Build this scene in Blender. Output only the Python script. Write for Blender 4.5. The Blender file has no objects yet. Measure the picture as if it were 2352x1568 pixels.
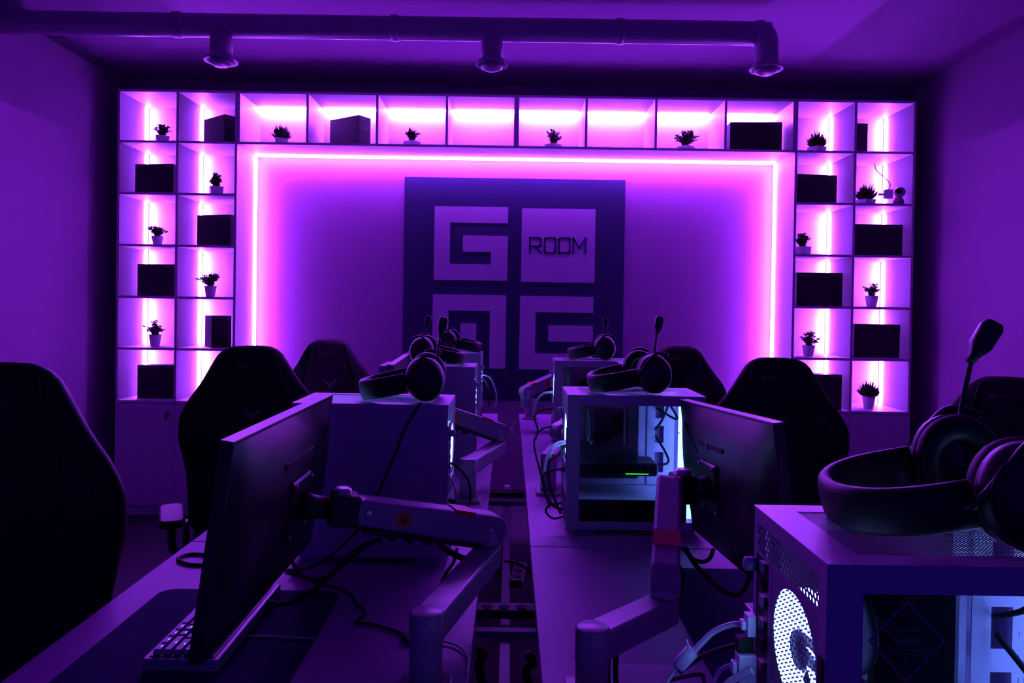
import bpy, bmesh, math, random
from mathutils import Vector, Matrix, Euler
random.seed(7)
C = bpy.context.scene
COL = C.collection
R = math.radians
PI = math.pi

# ------------------------------------------------------------------ camera
F = 1650.0                       # focal length in pixels of the 2352 wide frame
CAMZ = 1.43
PITCH = R(0.66); ROLL = R(0.87)
cam_d = bpy.data.cameras.new('camera')
cam = bpy.data.objects.new('camera', cam_d); COL.objects.link(cam)
cam_d.sensor_width = 36.0
cam_d.lens = F / 2352 * 36.0
cam_d.shift_y = -62 / 2352
cam_d.shift_x = 0.0021
cam_d.clip_start = 0.05
CM = Matrix.Translation((0, 0, CAMZ)) @ Euler((R(90) - PITCH, 0, 0), 'XYZ').to_matrix().to_4x4() @ Matrix.Rotation(ROLL, 4, 'Z')
cam.matrix_world = CM
C.camera = cam

def ray(px, py):
    u = px - 1176 + 0.0021 * 2352; v = py - 784 - 62 + 124
    v = py - (784 - 62)
    return (CM.to_3x3() @ Vector((u, -v, -F)))
def at(px, py, Y):
    """the point at depth Y seen at a place of the photograph"""
    d = ray(px, py)
    return Vector((0, 0, CAMZ)) + d * (Y / d.y)
def atz(px, py, Z):
    d = ray(px, py)
    return Vector((0, 0, CAMZ)) + d * ((Z - CAMZ) / d.z)

# ------------------------------------------------------------------ world, exposure
w = bpy.data.worlds.new('world'); C.world = w; w.use_nodes = True
bg = w.node_tree.nodes['Background']
bg.inputs[0].default_value = (0.05, 0.02, 1.0, 1)
bg.inputs[1].default_value = 0.32
C.view_settings.view_transform = 'Standard'
C.view_settings.look = 'None'
C.view_settings.exposure = 0.0
C.view_settings.gamma = 1.0
C.view_settings.use_curve_mapping = False
C.cycles.use_denoising = True
C.cycles.max_bounces = 8
C.cycles.transparent_max_bounces = 12
C.cycles.sample_clamp_indirect = 6.0
C.cycles.caustics_reflective = False
C.cycles.caustics_refractive = False

LED = (0.335, 0.046, 1.0)         # violet of the shelf light tape
LED_S = 480.0
FANC = (0.20, 0.33, 1.0)

# ------------------------------------------------------------------ materials
def mat(name, col, rough=0.5, metal=0.0, emis=None, es=0.0, noise=0.0, nscale=30, bump=0.0, bscale=80, spec=0.5, coat=0.0):
    m = bpy.data.materials.new(name); m.use_nodes = True
    nt = m.node_tree; b = nt.nodes['Principled BSDF']
    b.inputs['Base Color'].default_value = (*col, 1)
    b.inputs['Roughness'].default_value = rough
    b.inputs['Metallic'].default_value = metal
    b.inputs['Specular IOR Level'].default_value = spec
    b.inputs['Coat Weight'].default_value = coat
    if emis:
        b.inputs['Emission Color'].default_value = (*emis, 1)
        b.inputs['Emission Strength'].default_value = es
    tc = nt.nodes.new('ShaderNodeTexCoord')
    if noise > 0:
        n = nt.nodes.new('ShaderNodeTexNoise'); n.inputs['Scale'].default_value = nscale
        nt.links.new(tc.outputs['Object'], n.inputs['Vector'])
        r = nt.nodes.new('ShaderNodeValToRGB')
        r.color_ramp.elements[0].color = (*[c * (1 - noise) for c in col], 1)
        r.color_ramp.elements[1].color = (*[min(1, c * (1 + noise)) for c in col], 1)
        nt.links.new(n.outputs['Fac'], r.inputs['Fac']); nt.links.new(r.outputs['Color'], b.inputs['Base Color'])
    if bump > 0:
        n2 = nt.nodes.new('ShaderNodeTexNoise'); n2.inputs['Scale'].default_value = bscale; n2.inputs['Detail'].default_value = 4
        nt.links.new(tc.outputs['Object'], n2.inputs['Vector'])
        bp = nt.nodes.new('ShaderNodeBump'); bp.inputs['Strength'].default_value = bump; bp.inputs['Distance'].default_value = 0.004
        nt.links.new(n2.outputs['Fac'], bp.inputs['Height']); nt.links.new(bp.outputs['Normal'], b.inputs['Normal'])
    return m

def perforate(m, axes, p, r, hexa=False, center=None, rad=None):
    """cut a lattice of round holes through a sheet; axes = object axes (0..2) of the sheet"""
    nt = m.node_tree; b = nt.nodes['Principled BSDF']; out = nt.nodes['Material Output']
    L = nt.links.new
    tc = nt.nodes.new('ShaderNodeTexCoord'); sp = nt.nodes.new('ShaderNodeSeparateXYZ'); L(tc.outputs['Object'], sp.inputs[0])
    def M(op, a, c=None):
        n = nt.nodes.new('ShaderNodeMath'); n.operation = op
        for i, v in enumerate((a, c)):
            if v is None: continue
            if isinstance(v, (int, float)): n.inputs[i].default_value = v
            else: L(v, n.inputs[i])
        return n.outputs[0]
    u, v = sp.outputs[axes[0]], sp.outputs[axes[1]]
    py = p * 1.732 if hexa else p
    def dist(off):
        a = M('MULTIPLY', M('SUBTRACT', M('FRACT', M('ADD', M('DIVIDE', u, p), 50 + off)), 0.5), p)
        c = M('MULTIPLY', M('SUBTRACT', M('FRACT', M('ADD', M('DIVIDE', v, py), 50 + off)), 0.5), py)
        return M('SQRT', M('ADD', M('MULTIPLY', a, a), M('MULTIPLY', c, c)))
    d = dist(0)
    if hexa: d = M('MINIMUM', d, dist(0.5))
    hole = M('LESS_THAN', d, r)
    if center:
        a = M('SUBTRACT', u, center[0]); c = M('SUBTRACT', v, center[1])
        rr = M('SQRT', M('ADD', M('MULTIPLY', a, a), M('MULTIPLY', c, c)))
        hole = M('MULTIPLY', hole, M('LESS_THAN', rr, rad))
    t = nt.nodes.new('ShaderNodeBsdfTransparent'); mx = nt.nodes.new('ShaderNodeMixShader')
    L(hole, mx.inputs[0]); L(b.outputs[0], mx.inputs[1]); L(t.outputs[0], mx.inputs[2]); L(mx.outputs[0], out.inputs[0])
    return m

def glass_mat(name, tint, gl=0.06):
    m = bpy.data.materials.new(name); m.use_nodes = True
    nt = m.node_tree; nt.nodes.remove(nt.nodes['Principled BSDF']); out = nt.nodes['Material Output']
    t = nt.nodes.new('ShaderNodeBsdfTransparent'); t.inputs[0].default_value = (*tint, 1)
    g = nt.nodes.new('ShaderNodeBsdfGlossy'); g.inputs['Roughness'].default_value = 0.03
    f = nt.nodes.new('ShaderNodeFresnel'); f.inputs[0].default_value = 1.45
    mx = nt.nodes.new('ShaderNodeMixShader')
    nt.links.new(f.outputs[0], mx.inputs[0]); nt.links.new(t.outputs[0], mx.inputs[1]); nt.links.new(g.outputs[0], mx.inputs[2])
    nt.links.new(mx.outputs[0], out.inputs[0])
    return m

M = {}
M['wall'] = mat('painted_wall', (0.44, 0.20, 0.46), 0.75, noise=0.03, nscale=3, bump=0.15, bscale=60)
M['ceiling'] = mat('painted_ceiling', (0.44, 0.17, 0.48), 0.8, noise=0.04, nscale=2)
M['floor'] = mat('dark_floor', (0.028, 0.02, 0.032), 0.7, spec=0.25, noise=0.25, nscale=14, bump=0.1)
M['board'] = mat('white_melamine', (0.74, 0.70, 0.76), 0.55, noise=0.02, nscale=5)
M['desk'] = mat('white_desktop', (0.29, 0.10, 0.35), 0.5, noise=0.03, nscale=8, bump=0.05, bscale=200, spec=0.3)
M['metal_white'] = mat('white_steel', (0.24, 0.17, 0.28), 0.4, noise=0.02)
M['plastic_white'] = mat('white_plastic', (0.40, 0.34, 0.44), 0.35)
M['white_glossy'] = mat('white_cable_plastic', (0.62, 0.60, 0.70), 0.35)
M['led_bridge'] = mat('bridge_led_tape', (0.9, 0.9, 0.9), 0.5, emis=LED, es=LED_S * 1.45)
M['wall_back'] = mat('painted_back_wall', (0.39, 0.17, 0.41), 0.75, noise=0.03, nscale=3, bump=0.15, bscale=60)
M['back'] = mat('white_back_board', (0.74, 0.70, 0.76), 0.6, noise=0.02)
M['duct'] = mat('painted_duct', (0.30, 0.15, 0.36), 0.4, noise=0.05, nscale=6)
M['black'] = mat('black_plastic', (0.006, 0.006, 0.007), 0.45, noise=0.1)
M['black_matt'] = mat('black_rubber', (0.006, 0.006, 0.007), 0.75)
M['black_fabric'] = mat('black_leatherette', (0.0045, 0.0045, 0.005), 0.6, bump=0.2, bscale=120, spec=0.25)
M['black_leather'] = mat('black_soft_pad', (0.005, 0.005, 0.006), 0.55, bump=0.15, bscale=90, spec=0.3)
M['monitor'] = mat('monitor_shell', (0.009, 0.008, 0.011), 0.36)
M['monitor_edge'] = mat('monitor_edge', (0.22, 0.14, 0.24), 0.45)
M['screen'] = mat('dark_screen', (0.004, 0.004, 0.005), 0.15)
M['carton'] = mat('black_carton', (0.006, 0.006, 0.007), 0.45, noise=0.2, nscale=20)
M['carton_mark'] = mat('carton_print', (0.075, 0.075, 0.08), 0.6)
M['pot'] = mat('white_pot', (0.42, 0.36, 0.48), 0.5, noise=0.05)
M['leaf'] = mat('dark_leaf', (0.030, 0.018, 0.012), 0.55, noise=0.5, nscale=25)
M['soil'] = mat('soil', (0.03, 0.02, 0.015), 0.9)
M['navy'] = mat('navy_paint', (0.004, 0.004, 0.050), 0.7, noise=0.04, nscale=4)
M['light_letter'] = mat('pale_paint', (0.50, 0.30, 0.56), 0.7, noise=0.03, nscale=4)
M['mat'] = mat('navy_desk_mat', (0.005, 0.005, 0.055), 0.9, spec=0.1, bump=0.1, bscale=500, noise=0.15, nscale=40)
M['steel'] = mat('steel', (0.45, 0.45, 0.48), 0.3, 0.9)
M['print'] = mat('grey_embroidery', (0.13, 0.13, 0.14), 0.6)
M['orange'] = mat('orange_sticker', (0.55, 0.10, 0.01), 0.5)
M['red'] = mat('red_sticker', (0.50, 0.02, 0.02), 0.4)
M['led'] = mat('led_tape', (0.9, 0.9, 0.9), 0.5, emis=LED, es=LED_S)
M['fanlight'] = mat('fan_glow', (0.5, 0.6, 0.8), 0.5, emis=FANC, es=9.0)
M['fandim'] = mat('front_fan_glow', (0.5, 0.6, 0.8), 0.5, emis=FANC, es=13.0)
M['green'] = mat('green_light_bar', (0.1, 0.6, 0.1), 0.5, emis=(0.03, 1.0, 0.05), es=5.0)
M['keyglow'] = mat('key_legend_glow', (0.5, 0.7, 1), 0.5, emis=(0.12, 0.42, 1.0), es=1.6)
M['key'] = mat('white_keycap', (0.26, 0.20, 0.32), 0.45)
M['keyboard'] = mat('white_keyboard_shell', (0.22, 0.15, 0.28), 0.4)
M['glass'] = glass_mat('tinted_glass', (0.50, 0.50, 0.60))
M['board_pcb'] = mat('dark_circuit_board', (0.012, 0.014, 0.016), 0.45, noise=0.5, nscale=60)
M['case_white'] = mat('white_case_steel', (0.34, 0.24, 0.42), 0.4, noise=0.02)
M['case_inner'] = mat('white_case_inner', (0.60, 0.60, 0.66), 0.5)
M['top_mesh'] = perforate(mat('white_top_mesh', (0.20, 0.14, 0.26), 0.5), (0, 1), 0.0044, 0.0016)
M['vent'] = perforate(mat('white_hex_vent', (0.24, 0.18, 0.30), 0.4), (1, 2), 0.0082, 0.0036, True, (0.087, 0.29), 0.0655)
M['vent_strip'] = perforate(mat('white_strip_vent', (0.24, 0.18, 0.30), 0.4), (1, 2), 0.0082, 0.0029, True)
M['sticker_grey'] = mat('clear_sticker_print', (0.16, 0.16, 0.20), 0.5)
M['trim_dark'] = mat('dark_trunking', (0.12, 0.08, 0.15), 0.7)
M['gold'] = mat('lock_metal', (0.10, 0.10, 0.11), 0.4, 0.6)

# ------------------------------------------------------------------ mesh building
class MB:
    def __init__(s): s.v = []; s.f = []; s.mi = []; s.cur = 0
    def add(s, vs, fs, m=None):
        o = len(s.v)
        if m is not None: vs = [m @ Vector(p) for p in vs]
        s.v += [tuple(p) for p in vs]
        s.f += [tuple(i + o for i in q) for q in fs]
        s.mi += [s.cur] * len(fs)
        return s
    def box(s, x0, x1, y0, y1, z0, z1, m=None):
        vs = [(x0, y0, z0), (x1, y0, z0), (x1, y1, z0), (x0, y1, z0), (x0, y0, z1), (x1, y0, z1), (x1, y1, z1), (x0, y1, z1)]
        return s.add(vs, [(0, 3, 2, 1), (4, 5, 6, 7), (0, 1, 5, 4), (1, 2, 6, 5), (2, 3, 7, 6), (3, 0, 4, 7)], m)
    def cbox(s, c, d, m=None):
        return s.box(c[0] - d[0] / 2, c[0] + d[0] / 2, c[1] - d[1] / 2, c[1] + d[1] / 2, c[2] - d[2] / 2, c[2] + d[2] / 2, m)
    def prism(s, pts, h0, h1, m=None):
        """polygon in XY extruded along Z"""
        n = len(pts)
        vs = [(x, y, h0) for x, y in pts] + [(x, y, h1) for x, y in pts]
        fs = [tuple(range(n - 1, -1, -1)), tuple(range(n, 2 * n))] + [(i, (i + 1) % n, n + (i + 1) % n, n + i) for i in range(n)]
        return s.add(vs, fs, m)
    def loft(s, rings, cap=True, m=None, closed=False):
        n = len(rings[0]); vs = [p for r in rings for p in r]; fs = []
        k = len(rings)
        for j in range(k if closed else k - 1):
            a = j * n; b = ((j + 1) % k) * n
            for i in range(n): fs.append((a + i, a + (i + 1) % n, b + (i + 1) % n, b + i))
        if cap and not closed:
            fs.append(tuple(range(n - 1, -1, -1))); fs.append(tuple(range((k - 1) * n, k * n)))
        return s.add(vs, fs, m)
    def lathe(s, prof, n=24, m=None, cap=True):
        return s.loft([[(r * math.cos(2 * PI * i / n), r * math.sin(2 * PI * i / n), z) for i in range(n)] for r, z in prof], cap, m)
    def tube(s, pts, r, n=8, smooth=True, cap=True):
        P = [Vector(p) for p in pts]
        if smooth and len(P) > 2: P = spline(P)
        rings = []; t0 = (P[1] - P[0]).normalized()
        up = Vector((0, 0, 1)) if abs(t0.z) < 0.9 else Vector((1, 0, 0))
        x = t0.cross(up).normalized()
        for i, p in enumerate(P):
            a = P[max(i - 1, 0)]; b = P[min(i + 1, len(P) - 1)]
            t = (b - a).normalized() if (b - a).length > 1e-9 else t0
            x = (x - t * x.dot(t)).normalized(); y = t.cross(x)
            rr = r(i / (len(P) - 1)) if callable(r) else r
            rings.append([tuple(p + (x * math.cos(2 * PI * k / n) + y * math.sin(2 * PI * k / n)) * rr) for k in range(n)])
        return s.loft(rings, cap)
    def torus(s, R0, r, n=28, k=10, m=None, sx=1.0, sy=1.0):
        rings = []
        for i in range(n):
            a = 2 * PI * i / n
            rings.append([((R0 + r * math.cos(2 * PI * j / k)) * math.cos(a) * sx, (R0 + r * math.cos(2 * PI * j / k)) * math.sin(a) * sy, r * math.sin(2 * PI * j / k)) for j in range(k)])
        return s.loft(rings, False, m, closed=True)
    def build(s, name, m, parent=None, mx=None, smooth=False, bevel=0, sub=0, seg=2):
        me = bpy.data.meshes.new(name)
        me.from_pydata(s.v, [], s.f)
        ms = m if isinstance(m, (list, tuple)) else [m]
        for q in ms: me.materials.append(q)
        if len(ms) > 1: me.polygons.foreach_set('material_index', s.mi)
        bm = bmesh.new(); bm.from_mesh(me); bmesh.ops.recalc_face_normals(bm, faces=bm.faces); bm.to_mesh(me); bm.free()
        if smooth: me.polygons.foreach_set('use_smooth', [True] * len(me.polygons))
        me.update()
        o = bpy.data.objects.new(name, me); COL.objects.link(o)
        if parent is not None: o.parent = parent
        if mx is not None: o.matrix_local = mx
        if bevel:
            b = o.modifiers.new('bevel', 'BEVEL'); b.width = bevel; b.segments = seg; b.limit_method = 'ANGLE'; b.angle_limit = R(40)
        if sub:
            b = o.modifiers.new('sub', 'SUBSURF'); b.levels = sub; b.render_levels = sub
        return o

def spline(P, k=6):
    out = []
    n = len(P)
    for i in range(n - 1):
        p0 = P[max(i - 1, 0)]; p1 = P[i]; p2 = P[i + 1]; p3 = P[min(i + 2, n - 1)]
        for j in range(k):
            t = j / k
            out.append(0.5 * ((2 * p1) + (p2 - p0) * t + (2 * p0 - 5 * p1 + 4 * p2 - p3) * t * t + (3 * p1 - p0 - 3 * p2 + p3) * t ** 3))
    out.append(P[-1])
    return out

def frame_from(p, xdir, zdir=(0, 0, 1)):
    """matrix at p whose local X runs along xdir and local Z near zdir"""
    x = Vector(xdir).normalized(); z = Vector(zdir); z = (z - x * z.dot(x)).normalized(); y = z.cross(x)
    return Matrix(((x.x, y.x, z.x, p[0]), (x.y, y.y, z.y, p[1]), (x.z, y.z, z.z, p[2]), (0, 0, 0, 1)))

def tag(o, label, cat, group=None, kind=None):
    o['label'] = label; o['category'] = cat
    if group: o['group'] = group
    if kind: o['kind'] = kind
    return o
def thing(name, label, cat, loc=(0, 0, 0), rz=0, group=None, mx=None):
    o = bpy.data.objects.new(name, None); COL.objects.link(o); o.empty_display_size = 0.05
    if mx is not None: o.matrix_world = mx
    else: o.location = loc; o.rotation_euler = (0, 0, rz)
    return tag(o, label, cat, group)
def struct(o): o['kind'] = 'structure'; return o
def dup(root, label, loc=None, rz=None, mx=None, group=None):
    r = root.copy(); COL.objects.link(r)
    if mx is not None: r.matrix_world = mx
    if loc is not None: r.location = loc
    if rz is not None: r.rotation_euler = (0, 0, rz)
    r['label'] = label
    if group: r['group'] = group
    for ch in list(root.children):
        c = ch.copy(); COL.objects.link(c); c.parent = r
        for g in list(ch.children):
            d = g.copy(); COL.objects.link(d); d.parent = c
    return r

def text_obj(txt, size, m, name, parent, mx, extrude=0.0008, space=1.0, align='CENTER'):
    cu = bpy.data.curves.new(name, 'FONT'); cu.body = txt; cu.size = size; cu.extrude = extrude
    cu.align_x = align; cu.align_y = 'CENTER'; cu.space_character = space; cu.resolution_u = 3
    tmp = bpy.data.objects.new('tmp', cu); COL.objects.link(tmp)
    dg = bpy.context.evaluated_depsgraph_get(); dg.update()
    me = bpy.data.meshes.new_from_object(tmp.evaluated_get(dg))
    bpy.data.objects.remove(tmp); me.materials.clear(); me.materials.append(m); me.name = name
    o = bpy.data.objects.new(name, me); COL.objects.link(o); o.parent = parent; o.matrix_local = mx
    return o
# ------------------------------------------------------------------ room
XL, XR, YB, YN, ZC = -2.74, 2.79, 5.15, -2.6, 3.0
YF = 4.75                        # front of the shelf units
DZ = 0.75                        # desk top height
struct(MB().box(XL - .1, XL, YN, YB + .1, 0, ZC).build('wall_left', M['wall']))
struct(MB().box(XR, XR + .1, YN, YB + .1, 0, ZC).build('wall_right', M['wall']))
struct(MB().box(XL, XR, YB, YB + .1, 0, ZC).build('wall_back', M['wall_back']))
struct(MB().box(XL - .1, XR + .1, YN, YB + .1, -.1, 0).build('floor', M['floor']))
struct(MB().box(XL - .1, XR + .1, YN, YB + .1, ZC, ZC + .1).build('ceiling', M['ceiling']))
struct(MB().box(XL + .002, XL + .05, 3.0, 4.72, ZC - .035, ZC - .001).build('trim_1', M['trim_dark']))

# ------------------------------------------------------------------ ventilation duct
t = thing('ventilation_duct', 'round ventilation duct hanging under the ceiling with three downward outlets', 'duct', (0, 3.75, 2.865))
rd = 0.060
xs = [at(508, 120, 3.75).x, at(1130, 120, 3.75).x, at(1760, 130, 3.75).x]
pipe = MB()
x_l = at(95, 70, 3.75).x
el = [(x_l - .16, 0, .13), (x_l - .155, 0, .06), (x_l - .11, 0, .012), (x_l - .03, 0, 0)]
er = [(xs[2] - .10, 0, 0), (xs[2] - .03, 0, -.008), (xs[2] - .004, 0, -.03), (xs[2], 0, -.10), (xs[2], 0, -.16)]
pipe.tube(el + [(0, 0, 0)] + er, rd, 28)
pipe.build('pipe', M['duct'], t, smooth=True)
for j in range(4):
    x = [-1.75, -.62, .55, 1.27][j]
    MB().lathe([(rd + .001, -.02), (rd + .006, -.018), (rd + .006, .018), (rd + .001, .02)], 28, Matrix.Translation((x, 0, 0)) @ Matrix.Rotation(R(90), 4, 'Y')).build('joint_band', M['duct'], t, smooth=True)
for j, x in enumerate(xs):
    if j < 2:
        MB().lathe([(rd * .93, -.17), (rd * .93, -.02)], 26, Matrix.Translation((x, 0, 0))).build('outlet_neck', M['duct'], t, smooth=True)
    o = MB().lathe([(rd * .92, .02), (rd * .97, .012), (rd * 1.25, -.004), (rd * 1.42, -.016), (rd * 1.42, -.022), (rd * 1.2, -.018), (rd * 1.02, -.006), (rd * .8, 0.0)], 30, Matrix.Translation((x, 0, -.165)), cap=False).build('outlet_ring', M['duct'], t, smooth=True)
    MB().lathe([(rd * .98, -.018), (rd * .92, -.034), (rd * .6, -.046), (.001, -.05)], 26, Matrix.Translation((x, 0, -.165))).build('outlet_disc', M['duct'], t, smooth=True)

# ------------------------------------------------------------------ shelf units
ZT, ZB = 2.822, 0.77
TX = [-2.605, -1.815, 0.025, 1.865, 2.66]
BT = .016
RP = (ZT - ZB) / 6
ROWS = [ZT - RP * i for i in range(7)]        # board centre lines
def tower(name, x0, x1, label):
    t = thing(name, label, 'bookcase', (x0, YF, 0), group='tall shelf towers')
    W = x1 - x0; D = YB - YF - .002
    MB().box(0, BT, 0, D, 0, ZT).build('side_panel', M['board'], t)
    MB().box(W - BT, W, 0, D, 0, ZT).build('side_panel', M['board'], t)
    MB().box(BT, W - BT, D - .004, D, ZB, ZT - BT).build('back_board', M['back'], t)
    D -= .0045
    MB().box(W / 2 - BT / 2, W / 2 + BT / 2, 0, D, ZB, ZT - BT).build('divider', M['board'], t)
    for i in range(7):
        z = ROWS[i]
        if i == 0: MB().box(BT, W - BT, 0, D, ZT - BT, ZT).build('top_board', M['board'], t)
        elif i == 6: MB().box(BT, W - BT, 0, D, ZB - BT, ZB).build('shelf', M['board'], t)
        else:
            for a, b in ((BT, W / 2 - BT / 2), (W / 2 + BT / 2, W - BT)):
                MB().box(a, b, .001, D, z - BT / 2, z + BT / 2).build('shelf', M['board'], t)
    MB().box(BT, W - BT, .03, .045, 0, .075).build('plinth', M['board'], t)
    for a, b, s in ((BT + .002, W / 2 - .0015, 1), (W / 2 + .0015, W - BT - .002, -1)):
        d = MB().box(a, b, -.001, .016, .078, ZB - BT - .004).build('door', M['board'], t)
        if s == 1:
            xx = b - .045
            MB().lathe([(.010, 0), (.010, .012), (.006, .016)], 14, Matrix.Translation((xx, -.001, ZB - .08)) @ Matrix.Rotation(R(90), 4, 'X')).build('lock', M['gold'], d, smooth=True)
            if x0 < 0: MB().prism([(-.007, 0), (.007, 0), (.009, -.03), (0, -.045), (-.009, -.03)], 0, .003, Matrix.Translation((xx - .002, -.018, ZB - .088)) @ Matrix.Rotation(R(90), 4, 'X')).build('key', M['gold'], d)
    return t
tower('shelf_tower', TX[0], TX[1], 'white shelf tower with twelve open cubbies by the left wall')
tower('shelf_tower', TX[3], TX[4], 'white shelf tower with twelve open cubbies by the right wall')
def bridge(x0, x1, label):
    t = thing('shelf_bridge', label, 'bookcase', (x0, YF, ROWS[1]), group='bridge shelves over the painted emblem')
    W = x1 - x0; D = YB - YF - .002; H = ZT - ROWS[1]
    MB().box(0, BT, 0, D, -BT / 2, H).build('side_panel', M['board'], t)
    MB().box(W - BT, W, 0, D, -BT / 2, H).build('side_panel', M['board'], t)
    MB().box(BT, W - BT, 0, D, H - BT, H).build('top_board', M['board'], t)
    MB().box(BT, W - BT, 0, D, -BT / 2, BT / 2).build('bottom_board', M['board'], t)
    MB().box(BT, W - BT, D - .004, D, BT / 2, H - BT).build('back_board', M['back'], t)
    D -= .0045
    for k in (1, 2, 3):
        x = W * k / 4
        MB().box(x - BT / 2, x + BT / 2, .001, D, BT / 2, H - BT).build('divider', M['board'], t)
    return t
bridge(TX[1] + .001, TX[2] - .0005, 'white four cubby bridge shelf on the left half above the emblem')
bridge(TX[2] + .0005, TX[3] - .001, 'white four cubby bridge shelf on the right half above the emblem')

# ------------------------------------------------------------------ light tapes
def tape(segs, label, group, m_='led'):
    mb = MB()
    for a, b in segs:
        a = Vector(a); b = Vector(b); d = b - a
        L = d.length; m = frame_from(a, d, (0, -1, 0))
        mb.box(0, L, -.004, .004, -.004, .004, m)
    o = mb.build('light_tape', M[m_])
    return tag(o, label, 'light strip', group)
def xcell(tx0, tx1, c):
    W = tx1 - tx0
    return (tx0 + BT, tx0 + W / 2 - BT / 2) if c == 0 else (tx0 + W / 2 + BT / 2, tx1 - BT)
for side, (a, b) in (('left', (TX[0], TX[1])), ('right', (TX[3], TX[4]))):
    for c in (0, 1):
        x0, x1 = xcell(a, b, c)
        x = x0 + .006 if side == 'left' else x1 - .006
        segs = []
        for r in range(6):
            zt = ROWS[r] - (BT if r == 0 else BT / 2) - .004; zb = ROWS[r + 1] + (BT / 2 if r < 5 else 0) + .004
            segs.append(((x, YB - .048, zb), (x, YB - .048, zt)))
        where = {('left', 0): 'outer column of the left shelf tower', ('left', 1): 'inner column of the left shelf tower',
                 ('right', 0): 'inner column of the right shelf tower', ('right', 1): 'outer column of the right shelf tower'}[(side, c)]
        tape(segs, 'glowing violet light tape down the ' + where, 'vertical light tapes in the towers')
for (a, b, nm) in ((TX[1] + .001, TX[2], 'left'), (TX[2], TX[3] - .001, 'right')):
    segs = []
    W = b - a
    for k in range(4):
        segs.append(((a + W * k / 4 + BT, YB - .048, ZT - BT - .006), (a + W * (k + 1) / 4 - BT, YB - .048, ZT - BT - .006)))
    tape(segs, 'glowing violet light tape across the four cubbies of the %s bridge shelf' % nm, 'horizontal light tapes in the bridge', 'led_bridge')
zr = ROWS[1] - BT / 2 - .007
tape([((TX[1] + .02, YB - .048, zr), (TX[3] - .02, YB - .048, zr)),
      ((TX[1] + .006, YB - .048, .05), (TX[1] + .006, YB - .048, zr - .01)),
      ((TX[3] - .006, YB - .048, .05), (TX[3] - .006, YB - .048, zr - .01))],
     'long violet light tape framing the wall recess around the painted emblem', None)

# ------------------------------------------------------------------ emblem on the back wall
t = thing('wall_emblem', 'large navy square emblem with pale blocky letters on the back wall', 'wall sign', (-.766, YB - .001, 2.343))
u = 1 / 865.0
def flat(rects, y0, y1, name, m, label=None):
    mb = MB()
    for x0, x1, z0, z1 in rects: mb.box(x0 * u, x1 * u, -y1, -y0, -z1 * u, -z0 * u)
    o = mb.build(name, m, t)
    if label: o['label'] = label
    return o
flat([(0, 1365, 0, 1376)], 0, .004, 'backing', M['navy'])
def off(rs, ox, oz): return [(a + ox, b + ox, c + oz, d + oz) for a, b, c, d in rs]
flat(off([(0, 455, 0, 100), (0, 97, 100, 355), (0, 455, 355, 455), (177, 455, 178, 278), (352, 455, 278, 355)], 188, 178), .004, .006, 'letter_g', M['light_letter'], 'pale angular letter G')
tile = flat(off([(0, 455, 0, 455)], 728, 183), .004, .006, 'pale_tile', M['light_letter'], 'pale square carrying the word ROOM')
flat(off([(0, 455, 0, 100), (0, 98, 100, 455), (355, 455, 100, 455), (173, 272, 178, 455)], 184, 722), .004, .006, 'letter_m', M['light_letter'], 'pale angular letter M')
flat(off([(0, 455, 0, 100), (0, 98, 100, 355), (0, 455, 355, 455), (178, 455, 180, 280)], 724, 724), .004, .006, 'letter_e', M['light_letter'], 'pale angular letter E')
def stroke(mb, pts, wd, closed=False):
    n = len(pts)
    for i in range(n if closed else n - 1):
        a = Vector(pts[i]); b = Vector(pts[(i + 1) % n]); d = (b - a).normalized(); q = Vector((-d.y, d.x)) * wd / 2
        a = a - d * wd / 2; b = b + d * wd / 2
        P = [a - q, b - q, b + q, a + q]
        mb.add([(p.x * u, -.0075, -p.y * u) for p in P] + [(p.x * u, -.006, -p.y * u) for p in P],
               [(0, 1, 2, 3), (4, 5, 6, 7), (0, 1, 5, 4), (1, 2, 6, 5), (2, 3, 7, 6), (3, 0, 4, 7)])
bx, bz, hh = 728 + 52, 183 + 182, 92
def letter(pl, x, name):
    mb = MB()
    for pts, c in pl: stroke(mb, [(x + p[0], bz + p[1]) for p in pts], 11, c)
    o = mb.build(name, M['navy'], tile); o['label'] = 'dark lettering'
letter([([(0, hh), (0, 0), (55, 0), (66, 10), (66, 42), (56, 52), (4, 52)], False), ([(32, 54), (68, hh)], False)], bx, 'character_r')
letter([([(6, 0), (58, 0), (66, 8), (66, hh - 8), (58, hh), (6, hh), (0, hh - 8), (0, 8)], True)], bx + 92, 'character_o')
letter([([(6, 0), (58, 0), (66, 8), (66, hh - 8), (58, hh), (6, hh), (0, hh - 8), (0, 8)], True)], bx + 180, 'character_o')
letter([([(0, hh), (0, 0), (38, 58), (76, 0), (76, hh)], False)], bx + 268, 'character_m')

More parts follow.
